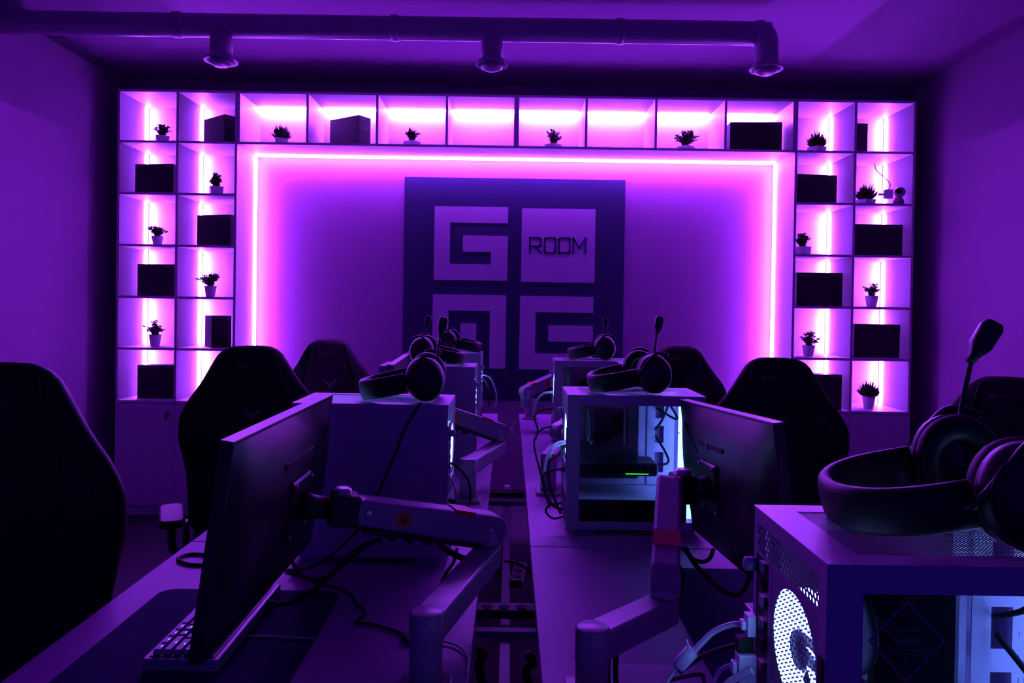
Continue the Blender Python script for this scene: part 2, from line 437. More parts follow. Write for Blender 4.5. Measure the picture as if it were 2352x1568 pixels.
# ------------------------------------------------------------------ plants
def leaf(mb, base, d, L, wd, droop=.2):
    d = d.normalized(); s = d.cross(Vector((0, 0, 1)))
    s = s.normalized() if s.length > .05 else Vector((1, 0, 0))
    s = (s * math.cos(1.1 * random.random()) + d.cross(s) * math.sin(1.1 * random.random())).normalized()
    a = base; b = base + d * L * .5; c = base + d * L + Vector((0, 0, -droop * L))
    nrm = d.cross(s) * wd * .25
    mb.add([a, b + s * wd / 2 + nrm, c, b - s * wd / 2 + nrm, b - nrm * .6], [(0, 1, 4), (1, 2, 4), (2, 3, 4), (3, 0, 4)])
def plant(label, px, shelf_z, kind, width, height, Y=4.93, square=True, pot_h=.05, pot_w=.075):
    p = at(px, 400, Y)
    t = thing('potted_plant', label, 'plant', (p.x, Y, shelf_z), rz=R(random.uniform(15, 60)) if square else 0, group='small potted plants on the shelves')
    if square:
        a, b = pot_w / 2 * .86, pot_w / 2
        mb = MB().loft([[(-a, -a, 0), (a, -a, 0), (a, a, 0), (-a, a, 0)], [(-b, -b, pot_h), (b, -b, pot_h), (b, b, pot_h), (-b, b, pot_h)],
                        [(-b * .86, -b * .86, pot_h), (b * .86, -b * .86, pot_h), (b * .86, b * .86, pot_h), (-b * .86, b * .86, pot_h)],
                        [(-b * .8, -b * .8, pot_h * .8), (b * .8, -b * .8, pot_h * .8), (b * .8, b * .8, pot_h * .8), (-b * .8, b * .8, pot_h * .8)]])
        mb.build('pot', M['pot'], t, bevel=.0015)
    else:
        MB().lathe([(pot_w * .34, 0), (pot_w * .36, .004), (pot_w * .47, pot_h * .8), (pot_w * .5, pot_h), (pot_w * .45, pot_h), (pot_w * .42, pot_h * .85)], 24).build('pot', M['pot'], t, smooth=True)
    MB().lathe([(pot_w * .4, pot_h * .78), (pot_w * .3, pot_h * .86), (.001, pot_h * .9)], 14).build('soil', M['soil'], t)
    mb = MB(); st = MB()
    H = height - pot_h; base = Vector((0, 0, pot_h * .85))
    if kind == 'spiky':
        for i in range(170):
            a = random.uniform(0, 2 * PI); el = random.uniform(.25, 1.0)
            d = Vector((math.cos(a) * (1 - el * .82), math.sin(a) * (1 - el * .82), .35 + el * .75)).normalized()
            L = H * random.uniform(.75, 1.30)
            q = base + Vector((math.cos(a), math.sin(a), 0)) * pot_w * .3 * (1 - el)
            sc = min(1.0, (width / 2) / max(1e-4, math.hypot(d.x, d.y) * L + pot_w * .2))
            leaf(mb, q, d, L * max(sc, .7), .015, 0)
    else:
        ns = 16 if kind == 'leafy' else 26
        for i in range(ns):
            a = 2 * PI * i / ns + random.uniform(-.3, .3); sp_ = random.uniform(.15, 1.0)
            tip = Vector((math.cos(a) * width / 2 * sp_, math.sin(a) * width / 2 * sp_, H * random.uniform(.62, 1.12) * (1.08 - .5 * sp_)))
            mid = Vector((tip.x * .35, tip.y * .35, tip.z * .62))
            P = [base, base + mid, base + tip]
            st.tube(P, .0012, 4)
            S = spline([Vector(q) for q in P], 5)
            for k, q in enumerate(S[2:]):
                for z in range(3 if kind == 'leafy' else 4):
                    b = random.uniform(0, 2 * PI)
                    leaf(mb, q, Vector((math.cos(b), math.sin(b), random.uniform(-.1, .9))), random.uniform(.014, .026), .012, .05)
        st.build('stems', M['leaf'], t)
    mb.build('foliage', M['leaf'], t)
    return t
def sz(r): return ROWS[r + 1] + (BT / 2 if r < 5 else 0) + .0005
PL = [
 (372, 0, 'leafy', .12, .155, True, .06, .085, 'sparse twiggy plant in white square pot, top outer cubby, left tower'),
 (497, 1, 'bushy', .085, .155, True, .065, .085, 'dense upright plant in white pot, second-row inner cubby, left tower'),
 (363, 2, 'leafy', .12, .155, False, .065, .075, 'open leafy plant in white pot, third-row outer cubby, left tower'),
 (486, 3, 'bushy', .165, .175, False, .075, .08, 'widest bushy plant in white pot, fourth-row inner cubby, left tower'),
 (360, 4, 'leafy', .13, .175, False, .08, .08, 'branching plant in tall white pot, fifth-row outer cubby, left tower'),
 (646, 0, 'spiky', .115, .145, True, .055, .085, 'spiky plant in white square pot, cubby at the left end of the bridge'),
 (945, 0, 'leafy', .115, .145, True, .05, .085, 'twiggy plant in white square pot, third bridge cubby from the left'),
 (1270, 0, 'leafy', .12, .145, True, .045, .085, 'leafy plant in low white pot, bridge cubby just right of centre'),
 (1574, 0, 'bushy', .175, .155, True, .045, .085, 'wide bushy plant in low white pot, bridge cubby beside a black carton'),
 (1875, 0, 'spiky', .115, .155, True, .055, .09, 'spiky plant in white square pot, top inner cubby, right tower'),
 (1990, 1, 'spiky', .13, .145, True, .045, .09, 'spiky plant in low white pot beside the small white camera'),
 (1846, 2, 'bushy', .11, .155, True, .06, .085, 'plant half hidden by the panel, third-row inner cubby, right tower'),
 (2008, 3, 'leafy', .11, .165, False, .075, .085, 'leafy plant in tapered white pot, fourth-row outer cubby, right tower'),
 (1865, 4, 'leafy', .13, .175, False, .075, .085, 'branching plant in tapered white pot, fifth-row inner cubby, right tower'),
 (2006, 5, 'spiky', .16, .18, False, .085, .085, 'broad spiky plant in tapered white pot, lowest outer cubby, right tower'),
]
for px, r, kd, wd, h, sq, ph, pw, lab in PL: plant(lab, px, sz(r), kd, wd, h, 4.90 if r else 4.90, sq, ph, pw)

# ------------------------------------------------------------------ black cartons
def carton(label, cx, z, wd, dp, h, yaw, Y=4.93, mark=True):
    t = thing('carton', label, 'box', (cx, Y, z), R(yaw), group='black cartons on the shelves')
    b = MB().box(-wd / 2, wd / 2, -dp / 2, dp / 2, 0, h).build('box_body', M['carton'], t, bevel=.002)
    ms = []
    ms.append((-wd * .12, wd * .12, -dp / 2 - .0006, -dp / 2, h * .155, h * .168))
    ms.append((wd * .22, wd * .46, -dp / 2 - .0006, -dp / 2, h * .90, h * .935))
    ms.append((-wd * .46, -wd * .26, -dp / 2 - .0006, -dp / 2, h * .90, h * .93))
    ms.append((wd / 2, wd / 2 + .0006, -dp * .3, dp * .3, h * .60, h * .64))
    ms.append((wd / 2, wd / 2 + .0006, -dp * .4, dp * .05, h * .88, h * .92))
    for q in ms: MB().box(*q).build('printed_mark', M['carton_mark'], t)
    return t
def lx(px, Y=4.86): return at(px, 500, Y).x
def CT(label, side, px, r, wd, dp, h, yaw, Y=4.90):
    y = R(yaw); ex = abs(wd / 2 * math.cos(y)) + abs(dp / 2 * math.sin(y))
    # the end of the box that the photograph shows sets its place
    X = at(px, {0: 300, 1: 420, 2: 540, 3: 650, 4: 780, 5: 890}[r], Y).x
    cx = X + ex if side == 'l' else X - ex
    return carton(label, cx, sz(r), wd, dp, h, yaw, Y)
HB = .225
CT('black carton turned corner forward, top inner cubby, left tower', 'l', 463, 0, .26, .10, .205, -38, 4.97)
CT('black carton, second-row outer cubby, left tower', 'l', 316, 1, .275, .10, .205, -7)
CT('black carton turned slightly, third-row inner cubby, left tower', 'l', 454, 2, .265, .10, .215, -16, 4.93)
CT('black carton, fourth-row outer cubby, left tower', 'l', 322, 3, .26, .10, .215, -5)
CT('black carton showing its side, fifth-row inner cubby, left tower', 'l', 467, 4, .13, .16, .215, 38, 4.94)
CT('black carton, lowest outer cubby, left tower', 'l', 323, 5, .265, .10, .225, 4)
CT('black carton turned corner forward, second bridge cubby from the left', 'l', 755, 0, .28, .11, .205, -34, 4.94)
CT('black carton in the bridge cubby at the right end', 'r', 1791, 0, .345, .10, .205, -3)
CT('black carton seen end on, top outer cubby, right tower', 'r', 1985, 0, .13, .12, .222, 8, 4.96)
CT('black carton, second-row inner cubby, right tower', 'r', 1918, 1, .285, .10, .205, 8, 4.92)
CT('black carton, third-row outer cubby, right tower', 'r', 2064, 2, .32, .10, .215, -2)
CT('black carton, fourth-row inner cubby, right tower', 'r', 1928, 3, .31, .10, .225, 1)
CT('black carton, fifth-row outer cubby, right tower', 'r', 2058, 4, .31, .10, .225, 1)
CT('black carton behind a chair, lowest inner cubby, right tower', 'r', 1926, 5, .29, .10, .235, 0, 4.84)

# ------------------------------------------------------------------ small camera and adapter in the right tower
p = at(2064, 460, 4.79)
t = thing('security_camera', 'small white round-headed camera on the shelf, second row, right tower', 'camera', (p.x, 4.79, sz(1)), R(-20))
MB().lathe([(.034, 0), (.036, .005), (.030, .03), (.020, .048), (.012, .052)], 24).build('base', M['plastic_white'], t, smooth=True)
hd = MB().lathe([(.001, -.036), (.016, -.033), (.028, -.023), (.036, 0), (.028, .023), (.016, .033), (.001, .036)], 24, Matrix.Translation((.006, 0, .082)) @ Matrix.Rotation(R(90), 4, 'X')).build('head', M['plastic_white'], t, smooth=True)
MB().lathe([(.001, 0), (.020, 0), (.022, -.004), (.016, -.012), (.001, -.013)], 24, Matrix.Translation((-.004, -.030, .084)) @ Matrix.Rotation(R(-90), 4, 'X')).build('lens', M['black'], hd, smooth=True)
p = at(2040, 446, 4.91)
t = thing('power_adapter', 'white plug adapter hanging beside the light tape near the small camera', 'adapter', (p.x, 4.91, p.z - .02))
MB().cbox((0, 0, .02), (.052, .04, .062)).build('adapter_body', M['plastic_white'], t, bevel=.004)
MB().cbox((-.045, 0, .018), (.04, .016, .014)).build('plug', M['plastic_white'], t, bevel=.002)
MB().tube([(.0, 0, .05), (.012, 0, .085), (.004, .05, .14), (-.02, .12, .2), (-.028, .14, .26)], .0035, 6).build('cable', M['plastic_white'], t, smooth=True)
# ------------------------------------------------------------------ desks
YD = [0.55, 2.03, 3.35, 4.54]
XI = {'left': -.0655, 'right': .0685}
XO = {'left': -.893, 'right': .896}
def desk(side, k):
    xi, xo = XI[side], XO[side]; a, b = sorted((xi, xo)); y0, y1 = YD[k] + .002, YD[k + 1] - .002
    nm = ['nearest', 'middle', 'farthest'][k]
    t = thing('desk', '%s white gaming desk of the %s row' % (nm, side), 'desk', ((a + b) / 2, (y0 + y1) / 2, 0), group='white desks in two rows')
    W = (b - a) / 2; L = (y1 - y0) / 2
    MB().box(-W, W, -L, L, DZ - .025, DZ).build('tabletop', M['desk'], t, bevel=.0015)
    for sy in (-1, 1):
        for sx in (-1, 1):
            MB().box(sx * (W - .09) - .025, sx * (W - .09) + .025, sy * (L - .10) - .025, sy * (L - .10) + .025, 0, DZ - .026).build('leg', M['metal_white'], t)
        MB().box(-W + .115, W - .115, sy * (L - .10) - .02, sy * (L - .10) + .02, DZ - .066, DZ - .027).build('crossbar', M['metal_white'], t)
    return t
for s in ('left', 'right'):
    for k in range(3): desk(s, k)
# metal frame and power strips seen in the slot between the rows
zf = .30
fr = thing('cable_channel', 'white metal channel and cross bars below the slot between the desk rows', 'cable tray', (0, 2.5, 0))
MB().box(-.016, .016, -1.9, 1.95, zf, zf + .02).build('spine', M['metal_white'], fr)
for y in (2.40, 2.60, 4.00, 4.16):
    MB().box(-.20, .20, y - 2.5 - .016, y - 2.5 + .016, zf + .021, zf + .045).build('cross_bar', M['metal_white'], fr)
for y in (.75, 4.35):
    MB().box(-.02, .02, y - 2.5 - .02, y - 2.5 + .02, 0, zf - .001).build('support_leg', M['metal_white'], fr)
def strip(x, y, rz, lab, z=zf + .046):
    if abs(rz) > 1: z = zf + .021
    t = thing('power_strip', lab, 'power strip', (x, y, z), rz, group='black power strips between the desks')
    MB().box(-.11, .11, -.025, .025, 0, .032).build('strip_body', M['black'], t, bevel=.004)
    for i in range(3): MB().lathe([(.018, 0), (.018, .003), (.014, .003)], 14, Matrix.Translation((-.065 + .06 * i, 0, .032))).build('outlet', M['black_matt'], t)
    return t
strip(0, 2.50, 0, 'black power strip lying across the white bars nearest in the slot')
strip(.05, 2.92, R(84), 'black power strip standing along the slot by the right desk edge')
strip(-.01, 4.08, R(4), 'black power strip on the far white bars in the slot')

# ------------------------------------------------------------------ desk mats, keyboards
def rrect(x0, x1, y0, y1, r, n=6):
    P = []
    for cx, cy, a in ((x1 - r, y1 - r, 0), (x0 + r, y1 - r, 90), (x0 + r, y0 + r, 180), (x1 - r, y0 + r, 270)):
        for i in range(n + 1):
            b = R(a + 90 * i / n); P.append((cx + r * math.cos(b), cy + r * math.sin(b)))
    return P
def deskmat(x0, x1, y0, y1, lab):
    o = MB().prism(rrect(x0, x1, y0, y1, .035), DZ, DZ + .003).build('desk_mat', M['mat'])
    return tag(o, lab, 'desk mat', 'navy desk mats')
deskmat(-.805, -.385, .80, 1.685, 'large navy desk mat under the keyboard on the nearest left desk')
deskmat(.385, .80, 1.0, 1.87, 'large navy desk mat under the monitor on the nearest right desk')
deskmat(-.80, -.385, 2.2, 3.02, 'navy desk mat on the middle left desk behind the dark monitor')
deskmat(.42, .80, 2.45, 3.25, 'navy desk mat on the middle right desk')

# keyboard: local x runs along its length, y towards the far edge
def keyboard(label, loc, rz):
    t = thing('keyboard', label, 'keyboard', loc, rz, group='white backlit keyboards')
    MB().prism(rrect(0, .36, 0, .14, .006), 0, .022).build('case', M['keyboard'], t, bevel=.002)
    MB().box(.008, .352, .010, .130, .0221, .0235).build('key_plate', M['black'], t)
    rows = [[1] * 13 + [2], [1.5] + [1] * 12 + [1.5], [1.8] + [1] * 11 + [2.2], [2.3] + [1] * 10 + [2.7], [1.25] * 3 + [6.25] + [1.25] * 4, [1] * 15]
    u_ = .0226
    protos = {}
    for r in range(6):
        y = .0125 + .0190 * r
        rr = rows[4 - r] if r < 5 else rows[5]
        x = .0095
        for wd in rr:
            k = round(wd, 2)
            w_ = wd * u_ - .0035
            if k not in protos:
                mb = MB()
                a, b, h = w_ / 2, .0075, .009
                mb.loft([[(-a, -b, 0), (a, -b, 0), (a, b, 0), (-a, b, 0)], [(-a + .0022, -b + .0015, h), (a - .0022, -b + .0015, h), (a - .0022, b - .002, h), (-a + .0022, b - .002, h)]])
                mb.cur = 1
                mb.box(-.0035, .0015, .0012, .0038, h - .0002, h + .0003)
                o = mb.build('keycap', [M['key'], M['keyglow']], t); protos[k] = o
            else:
                o = protos[k].copy(); COL.objects.link(o)
            o.location = (x + w_ / 2, y + .0080, .0236)
            x += wd * u_
    for i in range(9): # light leaking at the open front edge
        MB().box(.03 + .035 * i, .036 + .035 * i, .0106, .0116, .0236, .026).build('switch_light', M['keyglow'], t)
    return t
# typist side is -X for the left row
keyboard('white backlit keyboard half hidden by the large monitor on the left mat', (-.663, 1.665, DZ + .0035), R(-90))
keyboard('white backlit keyboard behind the large glowing computer on the right mat', (.672, 1.24, DZ + .0035), R(90))

# ------------------------------------------------------------------ computer case
CL, CW, CH, FT = .41, .222, .42, .02
def computer(label, loc, rz):
    t = thing('desktop_computer', label, 'computer', loc, rz, group='white computer towers on the desks')
    W = M['case_white']; z0 = FT
    for x in (.02, CL - .09):
        for y in (.015, CW - .045):
            MB().loft([[(x + .008, y, 0), (x + .062, y, 0), (x + .062, y + .03, 0), (x + .008, y + .03, 0)], [(x, y, z0), (x + .07, y, z0), (x + .07, y + .03, z0), (x, y + .03, z0)]]).build('foot', W, t)
    MB().box(.004, CL, .004, CW - .004, z0, z0 + .006).build('floor_panel', W, t)
    # glass side with its white border
    fr = MB(); b = .026; y0, y1 = 0, .0035
    bt = .030
    fr.box(0, CL - .002, y0, y1, CH - bt, CH - .003); fr.box(0, CL - .002, y0, y1, z0, z0 + .024)
    fr.box(0, b + .012, y0, y1, z0 + .024, CH - bt); fr.box(CL - .002 - b, CL - .002, y0, y1, z0 + .024, CH - bt)
    sf = fr.build('side_frame', W, t)
    MB().box(b + .012, CL - .002 - b, .0008, .0028, z0 + .024, CH - bt).build('glass_panel', M['glass'], t)
    MB().box(.002, CL - .002, CW - .0035, CW, z0, CH - .003).build('side_panel', W, t)
    # top: rim with a recessed perforated sheet
    tp = MB(); a, c, e = .045, .030, .030
    tp.box(0, a, 0, CW, CH - .003, CH); tp.box(CL - c, CL, 0, CW, CH - .003, CH)
    tp.box(a, CL - c, 0, e, CH - .003, CH); tp.box(a, CL - c, CW - e, CW, CH - .003, CH)
    tp.build('top_rim', W, t)
    MB().box(a, CL - c, e, CW - e, CH - .0015, CH - .001).build('top_mesh', M['top_mesh'], t)
    MB().box(CL - .006, CL, .004, CW - .004, z0, CH - .003).build('front_panel', W, t)
    # rear
    r = MB()
    r.box(0, .0015, .0036, .019, z0, CH - .003); r.box(0, .0015, .155, .163, z0 + .10, CH - .058)
    r.box(0, .0015, .207, CW - .004, z0, CH - .003)
    r.box(0, .0015, .019, .207, CH - .018, CH - .003); r.box(0, .0015, .019, .207, CH - .058, CH - .054); r.box(0, .0015, .019, .207, z0, z0 + .012); r.box(0, .0015, .019, .207, z0 + .098, z0 + .11)
    r.box(0, .0015, .019, .155, .215, .2245)
    r.build('rear_frame', W, t)
    MB().box(.0003, .0012, .019, .155, .2245, CH - .058).build('rear_vent', M['vent'], t)
    MB().box(.0003, .0012, .019, .207, CH - .054, CH - .018).build('upper_vent', M['vent_strip'], t)
    io = MB().box(.001, .003, .163, .207, z0 + .16, CH - .058).build('port_panel', M['black'], t)
    for z, h, m in ((.345, .012, 'steel'), (.322, .010, 'black_matt'), (.30, .014, 'steel'), (.272, .012, 'steel'), (.246, .014, 'black_matt'), (.22, .010, 'steel')):
        MB().box(-.003, .001, .176, .19, z, z + h).build('port', M[m], io)
    for k in range(4):
        MB().box(.0005, .002, .022, .15, z0 + .113 + .0195 * k, z0 + .129 + .0195 * k).build('slot_cover', M['case_white'] if k != 2 else M['black'], t)
    MB().box(-.001, .002, .03, .195, z0 + .012, z0 + .098).build('power_supply', M['black'], t)
    th = MB().lathe([(.001, 0), (.009, 0), (.009, .014), (.006, .016)], 14, Matrix.Translation((0, CW - .012, CH - .075)) @ Matrix.Rotation(R(-90), 4, 'Y')).build('thumbscrew', M['case_white'], t, smooth=True)
    MB().box(-.0025, .002, .004, .014, .20, .32).build('rear_latch', M['black_matt'], t)
    # rear fan
    f = thing_part('rear_fan', t)
    hub = Matrix.Translation((.012, .087, .29)) @ Matrix.Rotation(R(90), 4, 'Y')
    MB().lathe([(.062, -.008), (.067, -.008), (.067, .016), (.062, .016)], 32, hub, cap=False).build('fan_ring', M['fanlight'], f, smooth=True)
    MB().lathe([(.001, -.006), (.021, -.006), (.023, 0), (.023, .014)], 20, hub).build('fan_hub', M['black'], f, smooth=True)
    for i in range(7):
        a0 = 2 * PI * i / 7; rg = []
        for k in range(5):
            rr = .024 + .036 * k / 4
            rg.append([(rr * math.cos(a0 + s_ + .12 * k), rr * math.sin(a0 + s_ + .12 * k), zz) for s_, zz in ((-.34, -.004), (.34, .009), (.34, .0105), (-.34, -.0025))])
        MB().loft(rg, True, hub).build('fan_blade', M['fanlight'], f)
    # front fans along the front panel
    for j in range(3):
        f = thing_part('front_fan', t)
        zc = .10 + .122 * j
        hub = Matrix.Translation((CL - .028, .105, zc)) @ Matrix.Rotation(R(-90), 4, 'Y')
        MB().torus(.054, .0045, 28, 6, hub).build('fan_ring', M['fanlight'], f, smooth=True)
        q = MB()
        for y in (-.058, .056): q.box(CL - .042, CL - .018, .105 + y, .105 + y + .003, zc - .058, zc + .058)
        for z in (-.058, .056): q.box(CL - .042, CL - .018, .047, .163, zc + z, zc + z + .003)
        q.build('fan_frame', M['fandim'], f)
        MB().lathe([(.001, -.008), (.02, -.008), (.021, .006)], 18, hub).build('fan_hub', M['black'], f, smooth=True)
        for i in range(7):
            a0 = 2 * PI * i / 7 + j; rg = []
            for k in range(4):
                rr = .022 + .029 * k / 3
                rg.append([(rr * math.cos(a0 + s_ + .12 * k), rr * math.sin(a0 + s_ + .12 * k), zz) for s_, zz in ((-.3, -.004), (.3, .007), (.3, .0085), (-.3, -.0025))])
            MB().loft(rg, True, hub).build('fan_blade', M['fandim'], f)
    # inside
    tr = MB(); ty0, ty1 = CW - .03, CW - .028
    for x0, x1, za, zb in ((.23, .262, .11, .41), (.262, .268, .11, .41), (.275, .30, .11, .41), (.30, .328, .11, .15), (.30, .328, .215, .245), (.30, .328, .30, .325), (.30, .328, .385, .41), (.328, .362, .11, .41)):
        tr.box(x0, x1, ty0, ty1, za, zb)
    tr.box(.006, .23, ty0, ty1, .11, .41)
    for k in range(8): tr.box(.337, .339, ty0 - .0006, ty0, .14 + .03 * k, .148 + .03 * k); tr.box(.344, .346, ty0 - .0006, ty0, .14 + .03 * k, .148 + .03 * k)
    tr.build('tray', M['case_inner'], t)
    mbd = MB().box(.010, .245, CW - .036, CW - .031, .13, .395).build('motherboard', M['board_pcb'], t)
    MB().box(.012, .075, CW - .062, CW - .036, .25, .395).build('heat_sink', M['black'], mbd, bevel=.004)
    for k in range(4): MB().box(.175 + .009 * k, .178 + .009 * k, CW - .068, CW - .036, .24, .37).build('memory_stick', M['black'], mbd)
    for z in (.145, .20): MB().box(.04, .15, CW - .042, CW - .036, z, z + .006).build('expansion_slot', M['black_matt'], mbd)
    cl = MB().box(.078, .185, .070, CW - .05, .255, .375).build('cpu_cooler', M['black'], t, bevel=.008)
    ring = Matrix.Translation((.077, .105, .315)) @ Matrix.Rotation(R(-90), 4, 'Y')
    MB().torus(.05, .006, 24, 6, ring).build('cooler_fan', M['black_matt'], cl, smooth=True)
    gp = MB().box(.006, .285, .060, CW - .045, .165, .205).build('graphics_card', M['black'], t, bevel=.008)
    MB().box(.185, .255, .0585, .0602, .172, .1745).build('light_bar', M['green'], gp)['label'] = 'glowing green bar'
    MB().box(.006, CL - .05, .010, CW - .031, .104, .107).build('shroud_top', M['case_inner'], t)
    MB().box(.006, CL - .05, .0095, .0112, z0 + .007, .1035).build('shroud_side', M['black'], t)
    for a, b_, c_ in (((.345, CW - .04, .385), (.31, CW - .09, .33), (.30, CW - .035, .29)), ((.33, CW - .05, .39), (.36, CW - .08, .33), (.30, CW - .035, .36)), ((.30, CW - .04, .27), (.33, CW - .10, .20), (.27, .12, .19))):
        MB().tube([a, b_, c_], .004, 6).build('inner_cable', M['black_matt'], t, smooth=True)
    return t
def thing_part(name, parent):
    o = bpy.data.objects.new(name, None); COL.objects.link(o); o.parent = parent; o.empty_display_size = .02
    return o
PC1 = computer('white tower with glowing honeycomb vent and glass side, nearest on the right row', (.33, .735, DZ), 0)
PCS = {'r1': PC1}
PCS['r2'] = dup(PC1, 'white tower with glass side and a green bar inside, middle right desk', (.176, 2.13, DZ), 0)
PCS['r3'] = dup(PC1, 'white glass-sided tower far down the right row under a headset', (.222, 3.48, DZ), 0)
PCS['l1'] = dup(PC1, 'white tower with plain side, nearest on the left row', (-.155, 2.09, DZ), R(180))
PCS['l2'] = dup(PC1, 'white plain-sided tower on the middle left desk', (-.142, 3.26, DZ), R(180))
PCS['l3'] = dup(PC1, 'white plain-sided tower farthest on the left row near the back wall', (-.15, 4.12, DZ), R(180))
# printed diamond on the nearest glass
st = thing_part('warning_sticker', PC1)
def dia(h): return [(0, h), (h * .93, 0), (0, -h), (-h * .93, 0)]
sm = Matrix.Translation((.083, -.0006, CH - .078)) @ Matrix.Rotation(R(90), 4, 'X')
q = MB(); A = dia(.043); B = dia(.0395)
for i in range(4):
    j = (i + 1) % 4
    q.add([(A[i][0], A[i][1], 0), (A[j][0], A[j][1], 0), (B[j][0], B[j][1], 0), (B[i][0], B[i][1], 0)], [(0, 1, 2, 3)], sm)
q.box(-.019, .019, -.0098, -.0090, 0, .0002, sm); q.box(-.017, .017, -.0125, -.0119, 0, .0002, sm)
q.build('diamond_border', M['sticker_grey'], st)
text_obj('Tempered', .006, M['sticker_grey'], 'small_words', st, sm @ Matrix.Translation((0, .012, 0)), .0001)
text_obj('Glass', .0125, M['sticker_grey'], 'large_word', st, sm @ Matrix.Translation((0, .001, 0)), .0001)
text_obj('!', .017, M['sticker_grey'], 'exclamation_mark', st, sm @ Matrix.Translation((0, -.023, 0)), .0001)

# ------------------------------------------------------------------ monitors
MW, MH = .615, .362
def monitor(label, pts, group='dark monitors on arms'):
    """pts: top far corner, top near corner, bottom far corner; the screen faces the user's side"""
    tf, tn, bf = [Vector(p) for p in pts]
    x = (tn - tf); W = x.length; x.normalize()
    zd = (tf - bf); H = zd.length; zd.normalize()
    mx = frame_from(tf + x * W / 2 - zd * H / 2, x, zd)
    t = thing('monitor', label, 'monitor', mx=mx, group=group)
    s = 1 if (mx.to_3x3() @ Vector((0, 1, 0))).x * (tf.x) < 0 else -1   # local y direction of the back (towards the aisle)
    def Y(v): return v * s
    a, b = W / 2, H / 2
    def ring(sx, sz_, y, oz=0): return [(-a * sx, Y(y), -b * sz_ + oz), (a * sx, Y(y), -b * sz_ + oz), (a * sx, Y(y), b * sz_ + oz), (-a * sx, Y(y), b * sz_ + oz)]
    MB().loft([ring(1, 1, -.010), ring(1, 1, .012)]).build('bezel', M['black'], t, bevel=.001)
    sh = MB(); NX, NZ = 24, 16; vs = []
    for iz in range(NZ + 1):
        for ix in range(NX + 1):
            ux = -1 + 2 * ix / NX; uz = -math.cos(PI * iz / NZ)
            hgt = .0122 + .034 * max(0, 1 - abs(uz) ** 2.2) * max(0, 1 - abs(ux) ** 5) ** .8
            vs.append((ux * a * .985, Y(hgt), uz * b * .975))
    sh.add(vs, [(iz * (NX + 1) + ix, iz * (NX + 1) + ix + 1, (iz + 1) * (NX + 1) + ix + 1, (iz + 1) * (NX + 1) + ix) for iz in range(NZ) for ix in range(NX)])
    sh.build('back_shell', M['monitor'], t, smooth=True)
    MB().box(-a, a, min(Y(-.010), Y(.012)), max(Y(-.010), Y(.012)), b + .0002, b + .0014).build('top_trim', M['monitor_edge'], t)['label'] = 'pale top edge'
    MB().loft([ring(.985, .97, -.0108), ring(.985, .97, -.0102)]).build('screen', M['screen'], t)
    mb = MB()
    pl = MB().loft([[(-.06, Y(.0465), -.06), (.06, Y(.0465), -.06), (.06, Y(.0465), .06), (-.06, Y(.0465), .06)], [(-.055, Y(.052), -.055), (.055, Y(.052), -.055), (.055, Y(.052), .055), (-.055, Y(.052), .055)]]).build('mount_plate', M['black'], t, bevel=.002)
    for i in (-1, 1):
        for k in (-1, 1):
            MB().lathe([(.005, 0), (.005, .004), (.003, .005)], 10, Matrix.Translation((i * .05, Y(.0521), k * .05)) @ Matrix.Rotation(R(-90 * s), 4, 'X')).build('screw', M['steel'], pl, smooth=True)
    MB().box(-.09, .09, min(Y(.034), Y(.0405)), max(Y(.034), Y(.0405)), b * .50, b * .56).build('vent_groove', M['black_matt'], t)
    MB().tube([(-.24, Y(.030), .13), (-.18, Y(.0365), .10), (-.10, Y(.0425), .07)], .0022, 6).build('trim_line', M['black_matt'], t, smooth=True)
    return t, mx, s
mon = {}
mon['l1'] = monitor('large dark monitor seen from behind, nearest on the left row', ((-.442, 1.76, 1.207), (-.450, 1.147, 1.2065), (-.492, 1.76, .846)))
mon['r1'] = monitor('dark monitor seen from behind, nearest on the right row', ((.500, 2.03, 1.172), (.520, 1.365, 1.214), (.535, 2.03, .812)))
mon['l2'] = monitor('dark monitor on the middle left desk behind the plain tower', ((-.43, 3.03, 1.222), (-.402, 2.425, 1.225), (-.46, 3.03, .862)))
mon['r2'] = monitor('dark monitor on the middle right desk', ((.50, 3.26, 1.185), (.515, 2.66, 1.18), (.545, 3.26, .825)))
mon['r3'] = monitor('dark monitor on the farthest right desk', ((.47, 4.40, 1.135), (.49, 3.80, 1.135), (.50, 4.40, .78)))
# status lights and marks on the nearest right monitor
p_ = mon['r1'][0]; s_ = mon['r1'][2]
MB().cbox((-.02, .041 * s_, .095), (.010, .004, .016)).build('metal_badge', M['steel'], p_)

